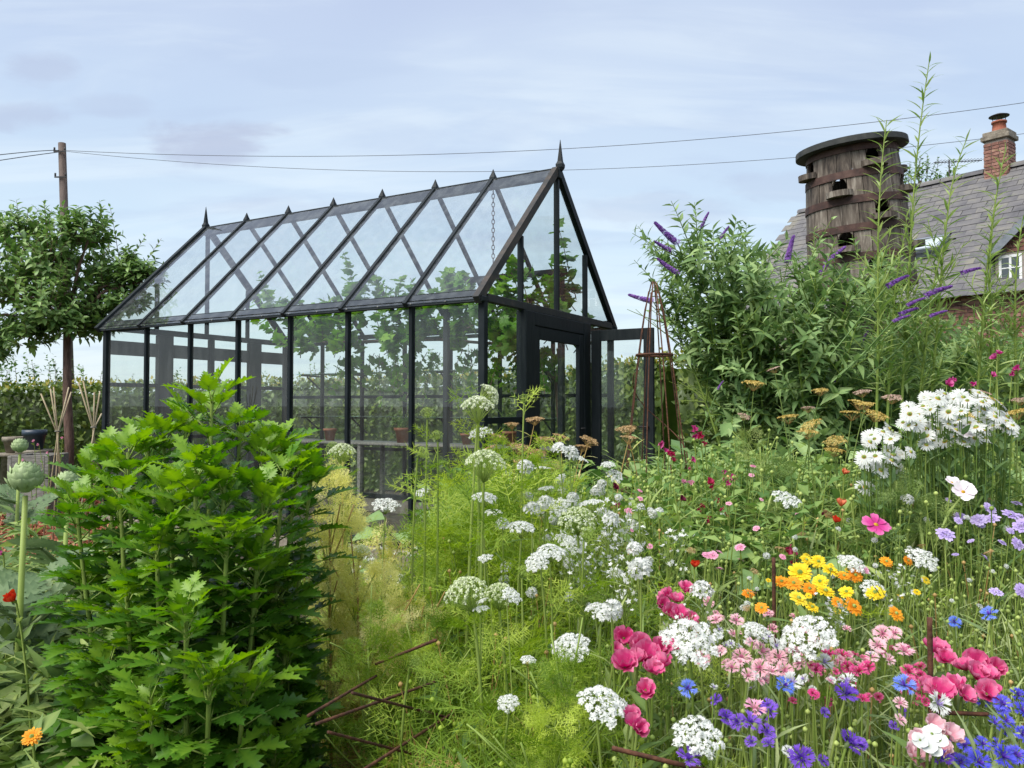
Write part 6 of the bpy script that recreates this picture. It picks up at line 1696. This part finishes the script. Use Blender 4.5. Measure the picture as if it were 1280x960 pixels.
artichoke(25, 560, 4.5, .09, 'distant artichoke bud above the large one')
# ================================================================== dense growth between the named plants
SKY_X = [-400, -100, 0, 60, 400, 428, 445, 470, 530, 545, 570, 620, 700, 760, 800, 850, 900, 1000, 1100, 1280, 1700]
SKY_Y = [640, 640, 630, 640, 640, 655, 715, 735, 725, 660, 625, 610, 610, 620, 610, 585, 575, 575, 590, 580, 570]
def zmax(px, Y):
    """how high the bed may grow at (px, depth Y) without hiding what stands behind it; ragged from plant to plant"""
    rows = np.interp(px, SKY_X, SKY_Y) - np.where((px > 560) & (Y > 2.2), 28 * np.abs(rng.normal(size=np.shape(px))), 0)
    return CAM_Z - (rows - 506.5) / F_PX * Y
def scat(n, p0, p1, y0, y1):
    Y = np.sqrt(y0 ** 2 + (y1 ** 2 - y0 ** 2) * rng.random(n)); px = p0 + (p1 - p0) * rng.random(n)
    return px, (px - 640) / F_PX * Y, Y
def outside_gh(X, Y, m=.12):
    c, s = math.cos(math.pi / 2 - TH), math.sin(math.pi / 2 - TH)
    dx, dy = X - GH0.x, Y - GH0.y
    lx, ly = dx * c + dy * s, -dx * s + dy * c
    return ~((lx > -m) & (lx < GW + m) & (ly > -m - (.15) * 0) & (ly < GL + m))
def stuff(name, g, mats, label, cat):
    o = gpart(name, g, mats, smooth=True); tag(o, label, cat, kind='stuff'); return o
NAT = lambda Y: np.interp(Y, [.9, 1.3, 1.8, 2.4, 3.2, 4.2, 6], [.60, .68, .74, .80, .90, 1.0, 1.0])

def fill_stalks(name, n, p0, p1, y0, y1, mats, tps, label, hs=(.65, 1.05), cap=None, cat='foliage', tint=(.15, .9)):
    px, X, Y = scat(n, p0, p1, y0, y1)
    H = np.minimum(NAT(Y) * rng.uniform(hs[0], hs[1], n), zmax(px, Y) - .02 * rng.random(n))
    if cap is not None: H = np.minimum(H, cap)
    ok = (H > .12) & outside_gh(X, Y, .2)
    px, X, Y, H = px[ok], X[ok], Y[ok], H[ok]
    g = Geo(); k = rng.integers(0, len(tps), len(X)); a = rng.random(len(X)) * 6.28
    for j, t in enumerate(tps):
        i = np.where(k == j)[0]
        if len(i) == 0: continue
        P = np.column_stack([X[i], Y[i], np.full(len(i), -.03)])
        Z = np.column_stack([rng.normal(size=len(i)) * .07, rng.normal(size=len(i)) * .07, np.ones(len(i))])
        D = np.column_stack([np.cos(a[i]), np.sin(a[i]), np.zeros(len(i))])
        g.inst(t, frames(P, D, Z, H[i] / 1.0), rng.uniform(tint[0], tint[1], len(i)))
    stuff(name, g, mats, label, cat)
def fill_clumps(name, n, k, p0, p1, y0, y1, mat, tps, size, label, z0=.1, cap=None, up=.6, hs=(.6, 1.05), tint=(.1, .9), cat='foliage', spread=.08, capf=None):
    """n plants, each with k leaves spread up its height"""
    px, X, Y = scat(n, p0, p1, y0, y1)
    H = np.minimum(NAT(Y) * rng.uniform(hs[0], hs[1], n), zmax(px, Y))
    if cap is not None: H = np.minimum(H, cap)
    if capf is not None: H = np.minimum(H, capf(px, X, Y))
    ok = (H > .1) & outside_gh(X, Y, .15)
    X, Y, H = X[ok], Y[ok], H[ok]; n = len(X)
    base = np.repeat(rng.uniform(tint[0], tint[1], n), k)
    X, Y, H = (np.repeat(q, k) for q in (X, Y, H))
    m = n * k
    t = z0 + (1 - z0) * rng.random(m) ** .85
    S = size * rng.uniform(.65, 1.25, m)
    a = rng.random(m) * 6.28
    P = np.column_stack([X + rng.normal(size=m) * spread, Y + rng.normal(size=m) * spread, np.maximum(.01, t * H - S * .45)])
    D = np.column_stack([np.cos(a), np.sin(a), up + rng.normal(size=m) * .4])
    U = np.column_stack([-np.cos(a) * .4, -np.sin(a) * .4, np.ones(m)]) + rng.normal(size=(m, 3)) * .3
    g = Geo(); kk = rng.integers(0, len(tps), m)
    if tps is FE:
        tps = FE + FE_HI; kk = np.where(Y < 1.75, 4 + kk % 3, kk)       # finer cut where the leaves are close
    for j, tp in enumerate(tps):
        i = np.where(kk == j)[0]; g.inst(tp, frames(P[i], D[i], U[i], S[i]), np.clip(base[i] + rng.normal(size=len(i)) * .14, 0, 1))
    stuff(name, g, mat, label, cat)

ST_A = [tpl_stalk(i, 8, .030, .32, .005) for i in range(6)]
ST_B = [tpl_stalk(20 + i, 10, .075, .22, .006) for i in range(6)]
ST_G = []
for v in range(5):
    g_ = Geo(); c_ = Col(); r_ = random.Random(v)
    for k in range(7):
        a = r_.uniform(0, 6.3); e = r_.uniform(1.05, 1.5); c_.put((r_.gauss(0, .03), r_.gauss(0, .03), 0), (math.cos(a) * math.cos(e), math.sin(a) * math.cos(e), math.sin(e)), (-math.cos(a), -math.sin(a), .3), r_.uniform(.6, 1.02), r_.uniform(.2, .8))
    c_.into(g_, tpl_leaf(.012, 5, .2, .16, .2, .7)); ST_G.append(g_)
L2 = tpl_leaf(.14, 2, .3, .3, .35, .9)
# right-hand meadow
fill_stalks('meadow_stems', 2500, 740, 1480, 1.0, 3.0, [LM['grey_green'], LM['stem']], ST_A, 'grey green stems and narrow leaves of the flower meadow')
fill_stalks('meadow_leaves', 1100, 720, 1560, 1.1, 3.4, [LM['meadow'], LM['stem']], ST_B, 'leafy green stems between the meadow flowers', (.5, .9))
fill_stalks('meadow_grass', 800, 1000, 1560, 1.1, 3.6, [LM['meadow']], ST_G, 'long fresh grass blades at the right of the meadow', (.7, 1.12), cat='grass')
fill_stalks('middle_stems', 900, 780, 1560, 2.7, 4.6, [LM['meadow'], LM['stem']], ST_A, 'tall thin stems and seed heads behind the marigolds', (.75, 1.25))
fill_stalks('pale_stems', 420, 560, 900, 2.2, 4.6, [LM['grey_green'], LM['stem']], ST_A, 'grey green stems between the white flowers', (.7, 1.1))
fill_stalks('dry_stalks', 260, 560, 1500, 1.3, 3.8, [LM['dry'], LM['dry']], [tpl_stalk(50 + i, 5, .02, .16, .005) for i in range(4)], 'thin straw coloured stalks among the flowers', (.75, 1.08))
# ferny lace foliage in the middle
fill_clumps('ferny_foliage', 290, 10, 545, 790, 1.15, 3.6, LM['ammi'], FE, .20, 'bright green ferny foliage in the middle of the bed', .08, spread=.06)
fill_clumps('ferny_undergrowth', 140, 8, 400, 600, 2.1, 4.6, LM['ammi'], FE, .17, 'low ferny foliage in front of the greenhouse sill', .05, spread=.08, hs=(.4, .95))
fill_stalks('lace_stems', 300, 520, 800, 1.3, 3.8, [LM['ammi'], LM['ammi']], [tpl_stalk(70 + i, 4, .03, .15, .007) for i in range(4)], 'slender lime green lace flower stems', (.8, 1.1))
fill_clumps('ferny_drift', 170, 7, 740, 1300, 1.2, 3.2, LM['meadow'], FE, .12, 'soft ferny leaves low in the flower meadow', .05, hs=(.4, .8))
SKY_Y[10:14] = [585, 560, 575, 600]
fill_clumps('tall_lace_foliage', 80, 11, 540, 700, 2.55, 3.5, LM['ammi'], FE, .15, 'ferny lime foliage climbing the tall lace flower stems', .3, spread=.035, hs=(.95, 1.5), up=.8)
fill_clumps('mixed_foliage', 420, 12, 520, 800, 1.3, 3.8, LM['pea'], [L2], .09, 'darker green leaves between the lace flower stems', .1, hs=(.5, .95), spread=.06)
fill_clumps('dry_growth', 60, 9, 430, 570, 1.5, 2.9, LM['dry'], FE, .13, 'browned dead fennel leaves around the rusty rods', .1, hs=(.4, .85), spread=.06)
# pea tangle and the dark growth behind
fill_clumps('pea_tangle', 800, 20, 780, 1060, 2.7, 4.6, LM['pea'], [TL['oval2'], tpl_leaf(.14, 2, .3, .3, .35, .9)], .065, 'tangle of pale green sweet pea leaves beside the obelisk', .1, hs=(.8, 1.2), spread=.1)
fill_clumps('shrub_undergrowth', 700, 18, 820, 1700, 4.2, 6.6, LM['bud'], [L2, TL['oval2']], .15, 'dark leafy undergrowth below the buddleia', .05, hs=(.95, 1.25), spread=.13)
fill_clumps('daisy_bank', 480, 18, 1000, 1600, 3.2, 4.6, LM['bud'], [L2], .11, 'dark green leaves under the daisies and yarrow', .08, hs=(.8, 1.1), spread=.1)
fill_clumps('fine_bank', 150, 8, 1000, 1560, 2.6, 3.6, LM['meadow'], FINE, .16, 'fine feathery green leaves below the daisies', .1, hs=(.8, 1.1))
fill_clumps('door_bank', 420, 18, 560, 900, 4.4, 6.4, LM['pea'], [L2, TL['oval2']], .11, 'mixed green leaves growing in front of the greenhouse door', .05, hs=(.7, 1.0), spread=.12)
# left: vegetables beyond the lovage
fill_clumps('vegetable_foliage', 900, 12, -420, 230, 5.2, 11.0, LM['meadow'], [TL['oval'], TL['broad']], .14, 'low vegetable leaves between the path and the hedge', .05, cap=.62, hs=(.35, .75), spread=.14, capf=lambda p, X, Y: np.where(np.abs(X + 3.7 + (Y - 5.2) * .4125) < .85, 0, np.where((p > 30) & (Y < 9.5), .22, 1)))
fill_clumps('hedge_foot', 500, 10, -420, 150, 9.0, 11.2, LM['pea'], [TL['oval2'], L2], .12, 'leafy growth at the foot of the hedge', .05, cap=.8, hs=(.5, .85), spread=.14)
fill_clumps('left_foliage', 420, 16, -420, 150, 1.5, 4.2, LM['meadow'], [L2, L2, TL['oval2']], .10, 'grey green leaves at the left edge below the artichokes', .05, hs=(.7, .98), spread=.1)
fill_clumps('left_greens', 380, 14, -420, 140, 1.4, 3.6, LM['meadow'], [TL['narrow'], TL['lance']], .12, 'mixed green leaves below the red poppy', .05, hs=(.6, .95), spread=.1)
# carpet on the soil
fill_clumps('ground_cover', 1700, 6, -300, 1600, 1.3, 6.6, LM['pea'], [TL['oval2']], .07, 'small leaves carpeting the soil of the bed', .05, cap=.14, hs=(.1, .2), spread=.14)

# ------------------------------------------------------------------ yellowing fennel plumes
def fennel(px, y0, y1, d, lb, mat='fennel', size=.10, n=130, w=.09):
    a, b = at(px, y0, d), at(px, y1, d)
    T = thing('fennel_plant', lb, 'fennel', (a.x, d, 0), group='feathery fennel plants')
    g = Geo(); P = [(0, 0, -.02), (.01, 0, b.z * .6), (0, 0, a.z - .05)]; tube(g, P, [.006, .005, .003], 5)
    for k in range(7):
        z = random.uniform(max(.2, b.z - .1), a.z - .1); P2, _ = shoot((0, 0, z), (random.gauss(0, .6), random.gauss(0, .5), 1), .2, 4, 0, .1); tube(g, P2, .002, 4)
    gpart('stem', g, LM['dry'] if mat == 'fennel' else STEM, T, True)
    # fluffy plumes: each one a ball of threads on its own twig
    K = max(3, n // 13); pos, dr, sc = [], [], []
    tw = Geo()
    for k in range(K):
        zz = b.z + (a.z - b.z) * (k + random.random()) / K; q = random.uniform(0, 6.28); rr = w * (.35 + .9 * random.random())
        c = np.array([rr * math.cos(q), rr * math.sin(q), zz])
        tube(tw, [(0, 0, max(0, zz - .12)), c * (.6, .6, 1) - (0, 0, .04), c], .0016, 4, 0, .6, False)
        for _ in range(13):
            u = unit(1)[0]; u[2] = abs(u[2]) * .8 - .15; pos.append(c + u * .008); dr.append(u); sc.append(size * random.uniform(.55, 1.0))
    gpart('twig', tw, STEM, T, True)
    pos, dr, sc = np.array(pos), np.array(dr), np.array(sc); m = len(pos)
    base = np.repeat(rng.random(K), 13)
    gg = Geo()
    for j in range(3):
        i = np.arange(j, m, 3); gg.inst(FINE[j], frames(pos[i], dr[i], unit(len(i)), sc[i]), np.clip(base[i] + rng.normal(size=len(i)) * .15, 0, 1))
    gpart('foliage', gg, LM[mat], T, True)
fennel(428, 590, 870, 2.5, 'yellow feathery fennel right beside the lovage', n=330, w=.06, size=.075)
fennel(412, 640, 900, 2.3, 'pale yellow fennel plume against the lovage leaves', n=240, w=.055, size=.075)
fennel(447, 700, 900, 2.35, 'bushy yellow fennel plume in front of the greenhouse kerb', n=240, w=.06, size=.075)
fennel(478, 745, 930, 2.15, 'browning fennel plume above the rusty rods', n=200, w=.07, size=.075)
fennel(515, 745, 930, 2.3, 'straw coloured fennel left of the twin umbels', n=160, w=.07, size=.075)
fennel(460, 780, 950, 1.95, 'lime green fennel beside the lower lovage leaves', 'ammi', n=160, w=.06, size=.075)
fennel(530, 790, 930, 2.0, 'lime green fennel above the crossed rusty rods', 'ammi', n=150, w=.07, size=.075)
fennel(480, 668, 800, 3.2, 'small fennel before the greenhouse glass', n=120, w=.07)
fennel(685, 890, 965, 1.5, 'low yellow green fennel tuft at the bottom edge', 'ammi', n=70, w=.035, size=.06)
fennel(708, 830, 900, 1.6, 'small yellow green fennel tuft left of the lace flowers', mat='ammi', n=60, w=.03, size=.06)
fennel(950, 545, 700, 3.6, 'grey green fennel among the golden yarrow', 'meadow', n=120, w=.12)
fennel(1120, 585, 700, 3.0, 'fine green fennel under the smaller daisies', 'meadow', n=140, w=.14)

# big rhubarb-like leaves near the kerb
def broad_leaf(px, py, d, lb, s=.16):
    c = at(px, py, d); T = thing('squash_plant', lb, 'squash', (c.x, c.y, 0), group='broad leaved squashes'); g = Geo(); m = TL['broad'].mesh('leaf', [LM['bud']], True)
    for k in range(5):
        a = k * 1.3 + px; e = np.array([math.cos(a) * .12, math.sin(a) * .10, c.z * random.uniform(.8, 1)]); tube(g, [(0, 0, 0), e * .6 + (0, 0, .05), e], .004, 5)
        M = frames([e], [[math.cos(a), math.sin(a) - .3, .1]], [[0, -.5, 1]], s * random.uniform(.8, 1.2))[0]; part('leaf', m, T, mw=Matrix([*M.tolist(), [0, 0, 0, 1]]))
    gpart('stem', g, STEM, T, True)
broad_leaf(487, 715, 3.4, 'broad blue green leaves in front of the greenhouse kerb')
broad_leaf(500, 640, 4.6, 'broad green leaves against the greenhouse glass', .2)
broad_leaf(985, 668, 2.7, 'pale broad leaves behind the yellow marigolds', .14)
